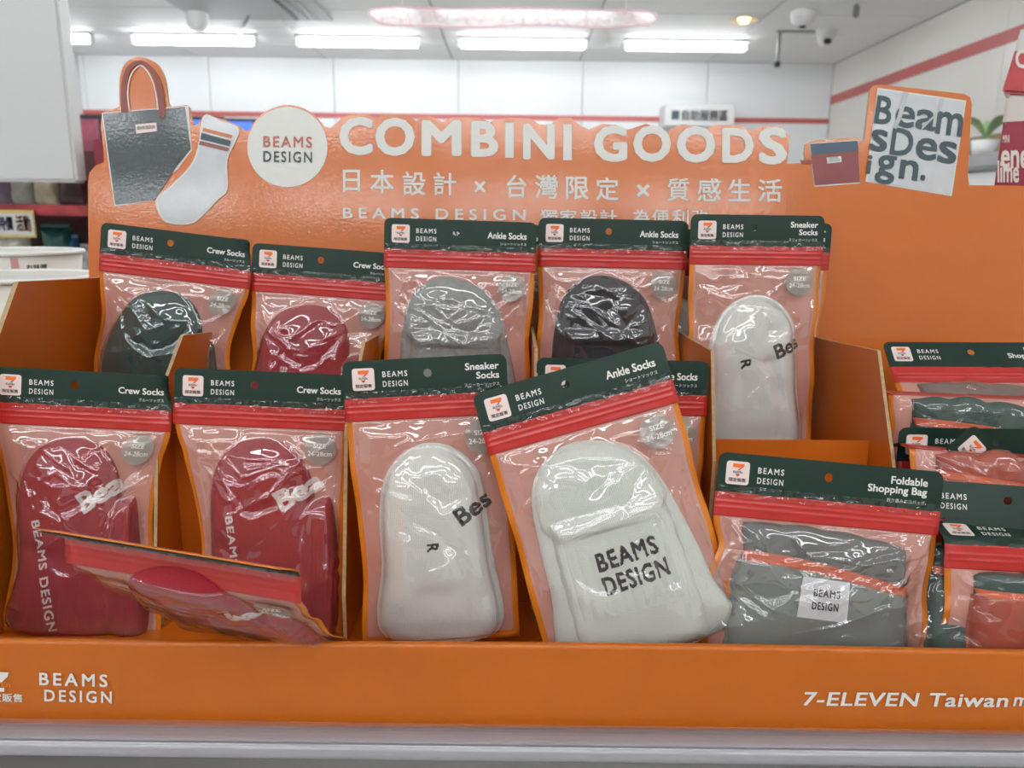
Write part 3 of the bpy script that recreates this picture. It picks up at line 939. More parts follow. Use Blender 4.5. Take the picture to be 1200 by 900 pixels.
def pouch(spec):
    W_, H = spec['W'], spec.get('H', .215)
    layers = spec['layers']
    rr = spec.get('res', 1.0)
    seed = spec.get('seed', 1)
    bend = spec.get('bend', 0.0)       # header bends back by this angle
    curl = spec.get('curl', 0.0)       # sideways curl of the whole pack
    corner = spec.get('corner', 0.0)   # top right corner folds back
    pin = spec.get('pinch', (.002, .5, .12))
    if not isinstance(pin[0], tuple): pin = (pin, pin)
    lean2 = spec.get('sag', 0.0)
    zt = H - HDR
    zbend = R(spec.get('zbend', 0.0))
    BV = np.linspace(0, H, 400)
    BT = np.interp(BV, [0, zt - ZIP - .003, zt - ZIP + .001, zt - .001, zt + .006, H], [0, 0, zbend, zbend, bend, bend])
    BY = np.concatenate([[0], np.cumsum(np.cos(BT[:-1]) * np.diff(BV))])
    BW = np.concatenate([[0], np.cumsum(-np.sin(BT[:-1]) * np.diff(BV))])
    def D(P):
        u, v, w = P[:, 0].copy(), P[:, 1].copy(), P[:, 2].copy()
        t = v / H
        s_ = np.where(u < 0, pin[0][0] * np.exp(-((t - pin[0][1]) / pin[0][2]) ** 2), pin[1][0] * np.exp(-((t - pin[1][1]) / pin[1][2]) ** 2))
        below = np.clip((zt - ZIP - v) / .02, 0, 1)
        u = u * (1 - below * s_ / (W_ / 2))
        # side seams wave a little in depth
        w = w + below * .0022 * np.sin(t * 23 + seed + 2.2 * np.sign(u)) * (np.abs(u) / (W_ / 2)) ** 6
        if bend or zbend:
            n_ = np.array([-nx_ for nx_ in np.interp(P[:, 1], BV, BT)])
            y_ = np.interp(P[:, 1], BV, BY)
            o_ = np.interp(P[:, 1], BV, BW)
            v = y_ - w * np.sin(n_)
            w = o_ + w * np.cos(n_)
        if corner:
            k = np.clip((u / (W_ / 2) - .72) / .28, 0, 1) ** 2 * np.clip((P[:, 1] - (zt - .01)) / HDR, 0, 1)
            w = w - corner * k; u = u - corner * .8 * k * k
        w = w + curl * (u / (W_ / 2)) ** 2 * (v / H) ** 1.5
        w = w - lean2 * np.sin(np.pi * np.clip(v / H, 0, 1))
        return np.stack([u, -w, v], 1)
    # placement: matrix from the header's top centre
    px, py, d = spec['at']
    Rm = Matrix.Rotation(R(spec.get('yaw', 0)), 4, 'Z') @ Matrix.Rotation(R(-spec.get('lean', 9)), 4, 'X') @ Matrix.Rotation(R(spec.get('roll', 0)), 4, 'Y')
    top = un(px, py, d)
    bw, tv = float(BW[-1]), float(BY[-1])
    if spec.get('ref') == 'zip':     # the zip's lower edge is the part that shows
        bw, tv = 0.0, zt - ZIP
    loc = top - (Rm @ Vector((0, -bw, tv)))
    if spec.get('report'): print('pouch', spec['label'][:30], 'bottom', [round(x, 3) for x in loc], 'top z', round(top.z, 3))
    root = empty('sock_pack' if spec['kind'] != 'bag' else 'shopping_bag_pack', mw=Matrix.Translation(loc) @ Rm)
    tag(root, spec['label'], 'socks' if spec['kind'] != 'bag' else 'shopping bag', spec.get('group'))
    def put(name, P, f, m, parent=root, smooth=True, solid=0, off=0):
        return mesh_obj(name, D(np.asarray(P, float)), f, m, parent, smooth, solid, off)
    hw = W_ / 2
    # back sheet
    U, V, f = grid(-hw + .0006, hw - .0006, 0, H - .001 if spec.get('backfull') else zt + .002, 16, 34)
    back = put('back_sheet', np.stack([U.ravel(), V.ravel(), np.zeros(U.size)], 1), f, M['border'], solid=.0005, off=-1)
    bo = spec.get('border', .0048)
    U, V, f = grid(-hw + bo, hw - bo, .006, zt - ZIP + .001, 14, 30)
    put('hazed_backing', np.stack([U.ravel(), V.ravel(), np.full(U.size, .0006)], 1), f, M['pink'])  # stands in for the haze over the orange back sheet
    # header card with hanging hole
    hx, hy = spec.get('hole', -.004), zt + HDR * .60
    hv, hf = poly2d(rrect(-hw, hw, zt, H, .006, 5, True), [circ(hx, hy, .0031, 20)], .008)
    hv = np.stack([hv[:, 0], hv[:, 1], np.full(len(hv), .0012)], 1)
    # keep the card flush: thin solid
    card = put('header_card', hv, hf, M['green'], solid=.0005, off=-1, smooth=False)
    def hprintp(name, parts, m, w):
        v2, f2 = join(parts)
        v2, f2 = v2.copy(), f2
        v2 = np.stack([v2[:, 0], v2[:, 1], w + v2[:, 2] * .00004], 1)
        return mesh_obj(name, D(v2), f2, m, card)
    lx = -hw + .007 if spec['kind'] != 'bag' else -hw + .006
    ls = .0165
    ly = zt + .0063
    lg = rrect(lx, lx + ls, ly, ly + ls, .002, 3)
    hprintp('logo_patch', [poly2d(lg, (), .006)], M['logo_bg'], .00155)
    q = lambda a, b: (lx + a * ls, ly + b * ls)
    hprintp('logo_seven', [poly2d([q(.27, .90), q(.76, .90), q(.76, .80), q(.66, .72), q(.27, .74)])], M['logo_or'], .0018)
    hprintp('logo_seven', [poly2d([q(.60, .72), q(.74, .78), q(.56, .62), q(.47, .62)]), poly2d([q(.40, .46), q(.60, .46), q(.54, .36), q(.46, .36)])], M['logo_red'], .0018)
    hprintp('logo_lettering', [fit('ELEVEn', *[q(.30, 0)[0], q(.70, 0)[0], q(0, .49)[1], q(0, .59)[1]], .03)], M['logo_gr'], .0018)
    hprintp('logo_lettering', [fit('限定販售', q(.14, 0)[0], q(.86, 0)[0], q(0, .12)[1], q(0, .29)[1], .02)], M['black'], .0018)
    tx = lx + ls + .006
    tw_ = .0185
    txt = [fit('BEAMS', tx, tx + tw_, zt + .0155, zt + .0198, .02, 1.3), fit('DESIGN', tx, tx + tw_, zt + .0083, zt + .0126, .02, 1.3)]
    if spec['kind'] == 'crew':
        txt += [fit('Crew Socks', hw - .042, hw - .007, zt + .0125, zt + .0178, .03), fit('クルーソックス', hw - .026, hw - .007, zt + .0068, zt + .0096)]
    elif spec['kind'] == 'ankle':
        txt += [fit('Ankle Socks', hw - .045, hw - .009, zt + .0125, zt + .0185, .03), fit('ショートソックス', hw - .033, hw - .009, zt + .0068, zt + .0096)]
    elif spec['kind'] == 'sneaker':
        txt += [fit('Sneaker', hw - .031, hw - .006, zt + .0175, zt + .0228, .03), fit('Socks', hw - .023, hw - .006, zt + .0108, zt + .0160, .03), fit('スニーカーソックス', hw - .032, hw - .006, zt + .0052, zt + .0078)]
    else:
        txt += [fit('Foldable', hw - .037, hw - .011, zt + .0170, zt + .0225, .03), fit('Shopping Bag', hw - .053, hw - .011, zt + .0088, zt + .0158, .03), fit('折り畳みエコバッグ', hw - .039, hw - .012, zt + .0040, zt + .0068)]
    for t_ in txt: hprintp('header_lettering', [t_], M['white'], .00158)
    # zip strip
    U, V, f = grid(-hw, hw, zt - ZIP, zt + .0005, 30, 22)
    k = (V - zt + ZIP) / ZIP
    w = .0013 + .00035 * (np.exp(-((k - .38) / .045) ** 2) + np.exp(-((k - .62) / .045) ** 2)) + (noise2(U, V, seed + 3, 160) - .5) * .0006 * np.clip(k * 3, 0, 1)
    z = put('zip_strip', np.stack([U.ravel(), V.ravel(), w.ravel()], 1), f, M['red'], solid=.0006, off=-1)
    # contents
    for i, L in enumerate(layers):
        na = 110
        a = np.linspace(-np.pi, np.pi, na, endpoint=False)
        Rr = L.R(a)
        qs = np.concatenate([np.linspace(0, .8, L.nr // 2, endpoint=False), .8 + .2 * np.sin(np.linspace(0, np.pi / 2, L.nr // 2))])
        u = (L.c[0] + np.outer(qs, Rr * np.cos(a))); v = (L.c[1] + np.outer(qs, Rr * np.sin(a)))
        h, qq = L.shape(u, v)
        base = total_h(layers[:i], u, v)
        w = np.maximum(base + .0002, base * L.cf + h) + .0012
        w[-1] = np.maximum(base[-1] * 1.0, .0012)
        P = np.stack([u.ravel(), v.ravel(), w.ravel()], 1)
        rim = np.stack([u[-1], v[-1], np.full(na, .0010)], 1)
        P = np.concatenate([P, rim])
        n = len(qs)
        ff = [(r_ * na + k, r_ * na + (k + 1) % na, (r_ + 1) * na + (k + 1) % na, (r_ + 1) * na + k) for r_ in range(n - 1) for k in range(na)]
        ff += [((n - 1) * na + k, (n - 1) * na + (k + 1) % na, n * na + (k + 1) % na, n * na + k) for k in range(na)]
        ob = put(L.name, P, [q_[::-1] for q_ in ff], L.m)
        L.ob = ob
    if spec['kind'] == 'bag':
        v2, f2 = poly2d([(a / 1000, b / 1000) for a, b in spec['trim_pts']], (), .004)
        w = total_h(layers, v2[:, 0], v2[:, 1]) + .0018
        k_ = total_h(layers, v2[:, 0] * .97, v2[:, 1]) + .0018
        mesh_obj('bag_trim', D(np.stack([v2[:, 0], v2[:, 1], np.maximum(w, k_)], 1)), f2, M['bag_trim'], layers[-1].ob, True, .0008, -1)
    for nm, parts, m, li in spec.get('marks', []):
        if nm.startswith('woven'): v2, f2 = knit(parts); v2 = v2 / 1000
        else:
            v2, f2 = join(parts)
            v2, f2 = dense(v2 / 1000, f2, .003)
        w = total_h(layers[:li + 1], v2[:, 0], v2[:, 1]) + .0016
        P = np.stack([v2[:, 0], v2[:, 1], w], 1)
        mesh_obj(nm, D(P), f2, m, layers[li].ob, True)
    # front film
    nu, nv = int(118 * rr), int(158 * rr)
    u0, u1, v0, v1 = -hw + bo, hw - bo, .005, zt - ZIP
    U, V, f = grid(u0, u1, v0, v1, nu, nv)
    Hh = total_h(layers, U, V) + .0030
    e = np.minimum(np.minimum(U - u0, u1 - U), np.minimum(V - v0, v1 - V))
    env = np.clip(e / .012, 0, 1) ** .6
    G = np.maximum(Hh, spec.get('puff', .006) * env)
    hard = Hh.copy()
    for _ in range(spec.get('blur', 7)):
        G[1:-1, 1:-1] = (G[:-2, 1:-1] + G[2:, 1:-1] + G[1:-1, :-2] + G[1:-1, 2:] + G[1:-1, 1:-1]) / 5
        G = np.maximum(G, hard)
        G[0, :] = G[-1, :] = .0018; G[:, 0] = G[:, -1] = .0018
    rng = np.random.RandomState(seed * 13 + 5)
    Wr = np.zeros_like(U)
    ncr = int(spec.get('creases', 22) * 1.5)
    for k in range(ncr):
        # creases radiate from the corners and cross the upper part
        if k % 3 == 0: a = np.array([rng.choice([u0, u1]), v1 - rng.rand() * .05]); b = np.array([rng.uniform(u0, u1), v1 - .02 - rng.rand() * .08])
        else:
            a = np.array([rng.uniform(u0, u1), v1 - rng.rand() ** 1.5 * (v1 - v0)]); an = rng.uniform(-.9, .9) + (math.pi if rng.rand() < .5 else 0); l = rng.uniform(.015, .05)
            b = a + l * np.array([math.cos(an), math.sin(an)])
        L_ = np.hypot(*(b - a)); nn = np.array([-(b - a)[1], (b - a)[0]]) / (L_ + 1e-9)
        pl = [a + (b - a) * t_ + nn * rng.uniform(-.09, .09) * L_ * (0 < t_ < 1) for t_ in (0, .25, .5, .75, 1)]
        g = np.full(U.shape, 9.0); tp = np.zeros(U.shape)
        for n_, (p, q_) in enumerate(zip(pl[:-1], pl[1:])):
            d_ = q_ - p
            t = np.clip(((U - p[0]) * d_[0] + (V - p[1]) * d_[1]) / (d_ @ d_ + 1e-9), 0, 1)
            dist = np.hypot(U - p[0] - t * d_[0], V - p[1] - t * d_[1])
            tp = np.where(dist < g, np.sin(np.pi * np.clip((n_ + t) / 4, .06, .94)), tp)
            g = np.minimum(g, dist)
        Wr += rng.uniform(.6, 1.0) * .0017 * tp * np.exp(-(np.sqrt(g * g + .0005 ** 2)) / .0017) * (1 if rng.rand() < .75 else -.8)
    Wr += (noise2(U, V, seed + 50, 50) - .5) * .0028 + (noise2(U, V, seed + 51, 130) - .5) * .0007
    G = G + Wr * np.clip(e / .004, 0, 1) + .0004
    G = np.maximum(G, np.where(e > .001, Hh - .0004, 0))
    film = put('front_film', np.stack([U.ravel(), V.ravel(), G.ravel()], 1), f, M[spec.get('film', 'film')])
    def film_h(u, v):
        x = np.clip((u - u0) / (u1 - u0) * nu, 0, nu - 1e-6); y = np.clip((v - v0) / (v1 - v0) * nv, 0, nv - 1e-6)
        i, j = x.astype(int), y.astype(int); fx, fy = x - i, y - j
        return (G[j, i] * (1 - fx) + G[j, i + 1] * fx) * (1 - fy) + (G[j + 1, i] * (1 - fx) + G[j + 1, i + 1] * fx) * fy
    # size sticker
    if spec.get('sticker', True):
        sr = spec.get('sr', .0125)
        sx, sy = spec.get('spos', (hw - bo - sr - .004, v1 - sr - .0025))
        cv, cf = poly2d(circ(sx, sy, sr, 36), (), .004)
        st = mesh_obj('size_sticker', D(np.stack([cv[:, 0], cv[:, 1], film_h(cv[:, 0], cv[:, 1]) + .0005], 1)), cf, M['sticker'], root, True)
        parts = [fit('SIZE', sx - .0052, sx + .0052, sy + .0012, sy + .0048, .025), fit('24-28cm', sx - .0094, sx + .0094, sy - .0052, sy - .0012, .025)]
        v2, f2 = join(parts)
        v2, f2 = dense(v2, f2, .004)
        mesh_obj('sticker_lettering', D(np.stack([v2[:, 0], v2[:, 1], film_h(v2[:, 0], v2[:, 1]) + .0009], 1)), f2, M['white'], st, True)
    for nm, parts, m in spec.get('film_marks', []):
        v2, f2 = join(parts)
        v2, f2 = dense(v2 / 1000, f2, .004)
        mesh_obj(nm, D(np.stack([v2[:, 0], v2[:, 1], film_h(v2[:, 0], v2[:, 1]) + .0007], 1)), f2, m, film, True)
    # crinkled heat-sealed film across the foot of the header card
    if spec.get('seal', True):
        U, V, f = grid(-hw + .001, hw - .001, zt - .003, zt + .0055, int(90 * rr), 8)
        w = .0026 + (noise2(U, V, seed + 9, 420) - .5) * .0014 + (noise2(U, V, seed + 10, 900) - .5) * .0006
        put('seal_film', np.stack([U.ravel(), V.ravel(), w.ravel()], 1), f, M['seal'])
    return root

# rotate a 2D text block (mm)
def rt(s, cx, cy, w, h, ang, bold=0.0, space=1.0, slant=0.0, n=4):
    v2, f2 = fit(s, -w / 2, w / 2, -h / 2, h / 2, bold, space, n, slant)
    c, sn = math.cos(R(ang)), math.sin(R(ang))
    v3 = v2.copy()
    v3[:, 0] = cx + c * v2[:, 0] - sn * v2[:, 1]
    v3[:, 1] = cy + sn * v2[:, 0] + c * v2[:, 1]
    v3[:, 2] = 0
    return v3, f2

def flat_(Ls, k):
    for L in Ls: L.T *= k
    return Ls

def vs_(o, k): return [(a, b * k if b > 10 else b) for a, b in o]

def sneaker_layers(m, dx=0, dy=0):
    o = [(-40, 5), (-42, 60), (-40, 96), (-31, 122), (-15, 136), (0, 139), (18, 134), (33, 120), (38, 102), (41, 60), (42, 5)]
    o = [(a + dx, b + dy) for a, b in o]
    o2 = [(a - 4, b - 2 if b > 10 else b) for a, b in o]
    o, o2 = vs_(o, 1.09), vs_(o2, 1.09)
    heel = vs_( [(-27 + dx, 98 + dy), (-24 + dx, 120 + dy), (-5 + dx, 134 + dy), (15 + dx, 131 + dy), (32 + dx, 118 + dy), (35 + dx, 107 + dy), (22 + dx, 92 + dy), (8 + dx, 84 + dy), (-10 + dx, 88 + dy)], 1.09)
    return [Layer(o2, 8, m, 4, c=(dx - 3, 70)),
            Layer(o, 7, m, 4, c=(dx, 70), extra=add(lump(4, 14, 1.4), crease([(10 + dx, 82), (22 + dx, 50), (24 + dx, 12)], -1.6, 5), crease([(-22 + dx, 80), (-26 + dx, 8)], 1.2, 6))),
            Layer(heel, 1.1, m, 3, extra=crease([(0 + dx, 122), (8 + dx, 108), (20 + dx, 112)], -1.8, 5), conform=1.0)]

def crew_layers(m, dx=0, dy=0):
    o = [(-54, 5), (-57, 50), (-56, 90), (-48, 118), (-32, 138), (-8, 146), (14, 144), (30, 132), (40, 110), (44, 60), (46, 5)]
    o = vs_([(a + dx, b + dy if b > 10 else b) for a, b in o], 1.1)
    side = [(36 + dx, 5), (34 + dx, 80), (38 + dx, 108 + dy), (46 + dx, 116 + dy), (56 + dx, 112 + dy), (60 + dx, 70), (60 + dx, 5)]
    return [Layer(side, 13, m, 4, extra=ribs(3.4, 1.2), c=(47 + dx, 60), name='sock'),
            Layer(o, 15, m, 3.4, c=(-5 + dx, 70), conform=.35, extra=add(lump(5, 16, 1.8), crease([(-18 + dx, 112 + dy), (-6 + dx, 104 + dy), (12 + dx, 112 + dy), (24 + dx, 126 + dy)], -2.2, 3.5), crease([(-50 + dx, 78), (-20 + dx, 70), (10 + dx, 78)], -1.2, 6)))]

def ankle_layers(m, text=True):
    foot = [(-52, 6), (-54, 60), (-52, 110), (-42, 134), (-20, 147), (4, 146), (28, 134), (44, 110), (54, 70), (59, 40), (60, 8)]
    foot = vs_(foot, 1.1)
    toe = [(-48, 98), (-47, 120), (-38, 136), (-18, 146), (4, 145), (24, 136), (38, 118), (42, 99), (10, 92), (-30, 92)]
    cuff = [(-43, 100), (-40, 104), (0, 105), (38, 104), (41, 100), (44, 60), (46, 10), (40, 6), (0, 6), (-40, 6), (-43, 10), (-44, 60)]
    toe, cuff = vs_(toe, 1.1), vs_(cuff, 1.08)
    def cuffx(u, v):
        return np.where(v > 99, 1.6 + .8 * np.abs(np.sin(np.pi * u / 1.6)), np.where(v > 40, .9 * np.abs(np.sin(np.pi * u / 7.5)) ** .5, .4)) + lump(8, 18, 1.2)(u, v)
    return [Layer(foot, 9, m, 4, c=(0, 70), extra=lump(3, 16, 1.5)),
            Layer(toe, 4.5, m, 3, extra=add(crease([(6, 104), (22, 124), (30, 132)], -1.6, 3), lump(6, 12, .8)), c=(-4, 128)),
            Layer(cuff, 4.5, m, 9, extra=cuffx, c=(0, 55), nr=80, conform=.9, sm=3)]

def bag_layers(body, flap, trim, H=.168):
    k = 1.17 * (H - .045) / .123
    k1 = 1.09 * (H - .045) / .123
    lo = vs_([(-59, 5), (-62, 10), (-61, 60), (-60, 104), (-56, 110), (0, 109), (54, 103), (59, 97), (61, 60), (62, 10), (58, 5), (0, 4)], k1)
    global TRIM
    TRIM = vs_([(-61, 81), (-62, 87), (-30, 85.5), (0, 82.5), (30, 78), (60, 73), (61, 67), (30, 72), (0, 76.5), (-30, 79.5)], k)
    lw = vs_([(-60, 5), (-64, 10), (-63, 60), (-62.5, 80), (-61.5, 82), (-30, 80), (0, 77), (30, 73), (60, 68), (62, 66), (62, 10), (58, 5), (0, 4)], k)
    wr = add(crease([(-50, 30), (0, 60), (40, 40)], .4, 10), lump(9, 26, 1.2), crease([(-20, 6), (-30, 60)], .3, 6))
    return [Layer(lo, 8, flap, 9, extra=lump(8, 24, 1.2), c=(0, 52), name='bag_flap', sm=2),
            Layer(lw, 2.2, body, 9, extra=wr, c=(0, 42), name='folded_bag', sm=2)]

def knit(parts, du=.75, dv=.65):
    """letters knitted in: one small quad per stitch that the letter covers"""
    v2, f2 = join(parts)
    lo, hi = v2.min(0), v2.max(0)
    us = np.arange(lo[0], hi[0] + du, du); vs = np.arange(lo[1], hi[1] + dv, dv)
    U, V = np.meshgrid(us, vs)
    V = V + np.where((np.arange(len(us)) % 2)[None, :], dv / 2, 0)
    ins = np.zeros(U.shape, bool)
    for t in f2:
        p = v2[list(t)][:, :2]
        for k in range(1, len(t) - 1):
            a, b, c = p[0], p[k], p[k + 1]
            d1 = (b[0] - a[0]) * (V - a[1]) - (b[1] - a[1]) * (U - a[0])
            d2 = (c[0] - b[0]) * (V - b[1]) - (c[1] - b[1]) * (U - b[0])
            d3 = (a[0] - c[0]) * (V - c[1]) - (a[1] - c[1]) * (U - c[0])
            ins |= ((d1 >= 0) & (d2 >= 0) & (d3 >= 0)) | ((d1 <= 0) & (d2 <= 0) & (d3 <= 0))
    P, FF = [], []
    for i, j in zip(*np.nonzero(ins)):
        x, y, b = U[i, j], V[i, j], len(P)
        P += [(x - du * .52, y - dv * .52, 0), (x + du * .52, y - dv * .52, 0), (x + du * .52, y + dv * .52, 0), (x - du * .52, y + dv * .52, 0)]
        FF.append((b, b + 1, b + 2, b + 3))
    return np.array(P), FF

def bea(u, v, sgn=1):
    return rt('Bea', u, v, 36, 17, 32, .045, .95)

specs = []
# rear row
specs.append(dict(kind='crew', W=.140, at=(209, 271.5, .716), roll=6.5, lean=5, yaw=2, seed=1, label='rear pouch of dark green crew socks at the left end', layers=crew_layers(M['sock_green'], -4, -2), pinch=((.004, .62, .1), (.014, .5, .2)), corner=.006, hole=-.006))
specs.append(dict(kind='crew', W=.138, at=(382, 291, .725), roll=3.5, lean=6, yaw=0, seed=2, label='rear pouch of red crew socks beside the grey ankle pair', layers=crew_layers(M['sock_red'], -8, 0), pinch=((.003, .5, .12), (.012, .52, .12)), hole=-.004,
  marks=[('woven_lettering', [rt('Bea', 18, 86, 24, 12, 40, .05, n=6)], M['knit_white'], 1), ('woven_tab', [rt('::', -32, 99, 7, 5, -5, .1)], M['knit_white'], 1)]))
specs.append(dict(kind='ankle', W=.140, at=(570, 262, .76), roll=1, lean=4, yaw=0, seed=14, label='rear ankle sock pouch mostly hidden behind the grey pair', layers=ankle_layers(M['sock_black']), res=.6, hole=-.004))
specs.append(dict(kind='ankle', W=.140, at=(540, 258, .705), roll=1.2, lean=5, yaw=0, seed=3, label='rear pouch of light grey ankle socks with a ribbed cuff', layers=ankle_layers(M['sock_grey']), pinch=((.002, .6, .12), (.003, .5, .12)), hole=-.004, creases=30))
specs.append(dict(kind='sneaker', W=.122, at=(790, 268, .75), roll=2, lean=4, yaw=0, seed=15, label='rear sneaker sock pouch hidden between the black and white pairs', layers=sneaker_layers(M['sock_white']), res=.6))
specs.append(dict(kind='ankle', W=.140, at=(719, 257, .718), roll=.6, lean=5, yaw=0, seed=4, label='rear pouch of black ankle socks', layers=ankle_layers(M['sock_black']), pinch=((.002, .6, .12), (.004, .55, .12)), hole=-.004, creases=30))
specs.append(dict(kind='sneaker', W=.122, at=(902, 260, .75), roll=1, lean=4, yaw=0, seed=16, label='sneaker sock pouch directly behind the right white rear pouch', layers=sneaker_layers(M['sock_white']), res=.6))
specs.append(dict(kind='sneaker', W=.122, at=(888, 252, .70), roll=0, lean=5, yaw=0, seed=5, label='rear pouch of white sneaker socks with a black knitted mark', layers=sneaker_layers(M['sock_white'], 3, -8), hole=-.003, creases=12,
  marks=[('woven_lettering', [rt('Bes', 30, 96, 27, 14, 24, .035)], M['knit_black'], 2), ('woven_letter', [rt('R', -9, 80, 8, 10, -78, .03)], M['knit_black'], 1)]))
# front row
specs.append(dict(kind='crew', W=.140, at=(98, 435, .612), roll=3.5, lean=9, yaw=4, seed=6, label='front pouch of red crew socks at the far left', layers=crew_layers(M['sock_red'], -2, 0), pinch=((.019, .3, .36), (.012, .45, .3)), corner=.008, hole=-.006,
  marks=[('woven_lettering', [bea(24, 120)], M['knit_white'], 1), ('woven_lettering', [rt('BEAMS DESIGN', -24, 52, 92, 9, -78, .03, 1.15)], M['knit_white'], 1)]))
specs.append(dict(kind='crew', W=.140, at=(308, 435, .612), roll=1.8, lean=9, yaw=0, seed=7, label='front pouch of red crew socks left of the white sneaker socks', layers=crew_layers(M['sock_red'], 4, 0), pinch=((.024, .3, .36), (.001, .5, .1)), hole=-.006,
  marks=[('woven_lettering', [bea(34, 122)], M['knit_white'], 1), ('woven_lettering', [rt('BEAMS DESIGN', -20, 55, 92, 9, -82, .03, 1.15)], M['knit_white'], 1)]))
specs.append(dict(kind='sneaker', W=.122, at=(497, 419, .570), roll=-3.6, lean=9, yaw=0, seed=8, label='front pouch of white sneaker socks with a black letter', layers=sneaker_layers(M['sock_white'], 2, 0), pinch=((.005, .3, .25), (.001, .5, .12)), hole=.002, creases=12,
  marks=[('woven_lettering', [rt('Bes', 31, 103, 27, 14, 30, .035)], M['knit_black'], 2), ('woven_letter', [rt('R', 0, 76, 6, 9, -88, .03)], M['knit_black'], 1)]))
specs.append(dict(kind='ankle', W=.140, at=(730, 421, .625), roll=.6, lean=7, yaw=0, seed=17, label='ankle sock pouch peeking out behind the tilted front one', layers=ankle_layers(M['sock_white']), res=.6, hole=-.004))
specs.append(dict(kind='ankle', W=.140, at=(664, 431, .545), roll=-16.5, lean=12, yaw=0, seed=9, label='tilted front pouch of white ankle socks reading beams design', layers=ankle_layers(M['sock_ivory']), hole=-.004, pinch=((.001, .5, .12), (.001, .5, .12)), creases=16,
  marks=[('woven_lettering', [rt('BEAMS', 4, 80, 44, 13.5, 3, .03, 1.12, n=6), rt('DESIGN', 6, 63, 47, 13.5, 3, .03, 1.12, n=6)], M['knit_black'], 2)]))
specs.append(dict(kind='bag', W=.160, H=.168, at=(974, 541, .545), roll=4.6, lean=12, yaw=0, seed=10, label='front pouch of a folded grey shopping bag with a white cloth label', layers=bag_layers(M['bag_grey'], M['bag_dark'], M['bag_trim']), hole=-.001, sticker=False, creases=44, pinch=((.006, .62, .08), (.002, .5, .2)),
  marks=[('cloth_label', [poly2d([(-18, 50), (16, 47), (16, 75), (-17, 78)], (), 4)], M['label_cloth'], 0), ('cloth_label_lettering', [], M['black'], 0)],
  film_marks=[('film_lettering', [rt('COMBINI GOODS', -18, 17, 74, 7, 0, .02, 1.0)], M['grey_print'])]))
specs[-1]['marks'] = [('cloth_label', [poly2d([(-18.5, 59), (16.5, 58), (16.5, 86), (-16.5, 87.5)], (), 4)], M['label_cloth'], 1)]
# tipped-forward crew pouch lying over the front board
specs.append(dict(kind='crew', W=.153, at=(178, 643, .420), roll=4, lean=-46, yaw=-15, seed=11, zbend=45, bend=R(-17), backfull=True, H=.165, label='red crew sock pouch tipped forward over the front edge', layers=flat_(crew_layers(M['sock_red'], 2, -28), .45), puff=.002, film='film_dim', pinch=((.006, .4, .2), (.004, .4, .2)), hole=-.006,
  marks=[('woven_lettering', [rt('Bea', 26, 88, 30, 15, 28, .05, n=6)], M['knit_white'], 1)]))
# bin of folded shopping bags on the right
def bg(body, flap, H): return bag_layers(M[body], M[flap], M['bag_trim'], H), TRIM
GB = 'shopping bag pouches in the right bin'
BH = .150
TRIM0 = list(TRIM)
def bin_bag(at, roll, lean, yaw, seed, bend, label, body, flap, H=BH, zb=0):
    ly_, tr_ = bg(body, flap, H)
    specs.append(dict(kind='bag', W=.160, H=H, at=at, trim_pts=tr_, roll=roll, lean=lean, yaw=yaw, seed=seed, bend=R(bend), zbend=zb, ref='zip' if bend >= 60 else None, label=label, layers=ly_, sticker=False, film='film_dim', res=.7, group=GB, seal=False))
bin_bag((1138, 402, .705), -1.5, 47, -4, 21, 0, 'topmost pouch in the right bin, grey brown folded bag', 'bag_brown', 'bag_brown')
bin_bag((1156, 467, .640), 1, 10, -3, 22, 100, 'dark green folded bag pouch just under the topmost one in the right bin', 'bag_green', 'bag_green', zb=85)
bin_bag((1175, 502, .611), -1, 12, -4, 23, -10, 'pouch with a round header hole behind the diamond corner in the right bin', 'bag_rust', 'bag_rust')
bin_bag((1216, 580, .597), 45, 2, 0, 28, 0, 'pouch turned on its corner so a green diamond tip with logo shows', 'bag_grey', 'bag_grey', .10)
bin_bag((1194, 537, .584), 3, 12, -6, 29, 100, 'rust coloured folded bag pouch in front of the green diamond tip', 'bag_rust', 'bag_rust', .13, zb=85)
bin_bag((1186, 569, .562), 2, 22, -4, 24, 0, 'pouch with a dark header just below the rust coloured one', 'bag_green', 'bag_green', .14)
bin_bag((1212, 604, .556), 3, 20, -8, 25, 0, 'dark leaning pouch beside the grey bag pouch, left in the right bin', 'bag_rust', 'bag_green', .125)
bin_bag((1246, 616, .545), 0, 18, -10, 26, 0, 'second from front pouch in the right bin with a clear logo', 'bag_brown', 'bag_green', .125)
bin_bag((1248, 673, .530), 0, 12, -6, 27, 70, 'frontmost pouch in the right bin, green and rust folded bag', 'bag_rust', 'bag_green', .115)
for sp in specs:
    if sp['kind'] == 'bag' and 'trim_pts' not in sp: sp['trim_pts'] = TRIM0
    sp['report'] = True
    r_ = pouch(sp)
    if sp['seed'] == 10:
        card = [o for o in r_.children if o.name.startswith('folded_bag')][0]
        lab = [o for o in card.children if o.name.startswith('cloth_label')][0]
        L = sp['layers']
        for s_, a in (('BEAMS', (-8.5, 9.5, 74.5, 80)), ('DESIGN', (-9, 9, 65.5, 71))):
            v2, f2 = fit(s_, *[q / 1000 for q in a], .03, 1.2, 4)
            w = total_h(L[:2], v2[:, 0], v2[:, 1]) + .0026
            mesh_obj('label_lettering', np.stack([v2[:, 0], -w + v2[:, 2] * 0, v2[:, 1]], 1), f2, M['black'], card)

# the loose corner of a pouch poking up in the bin
cr = specs[0]
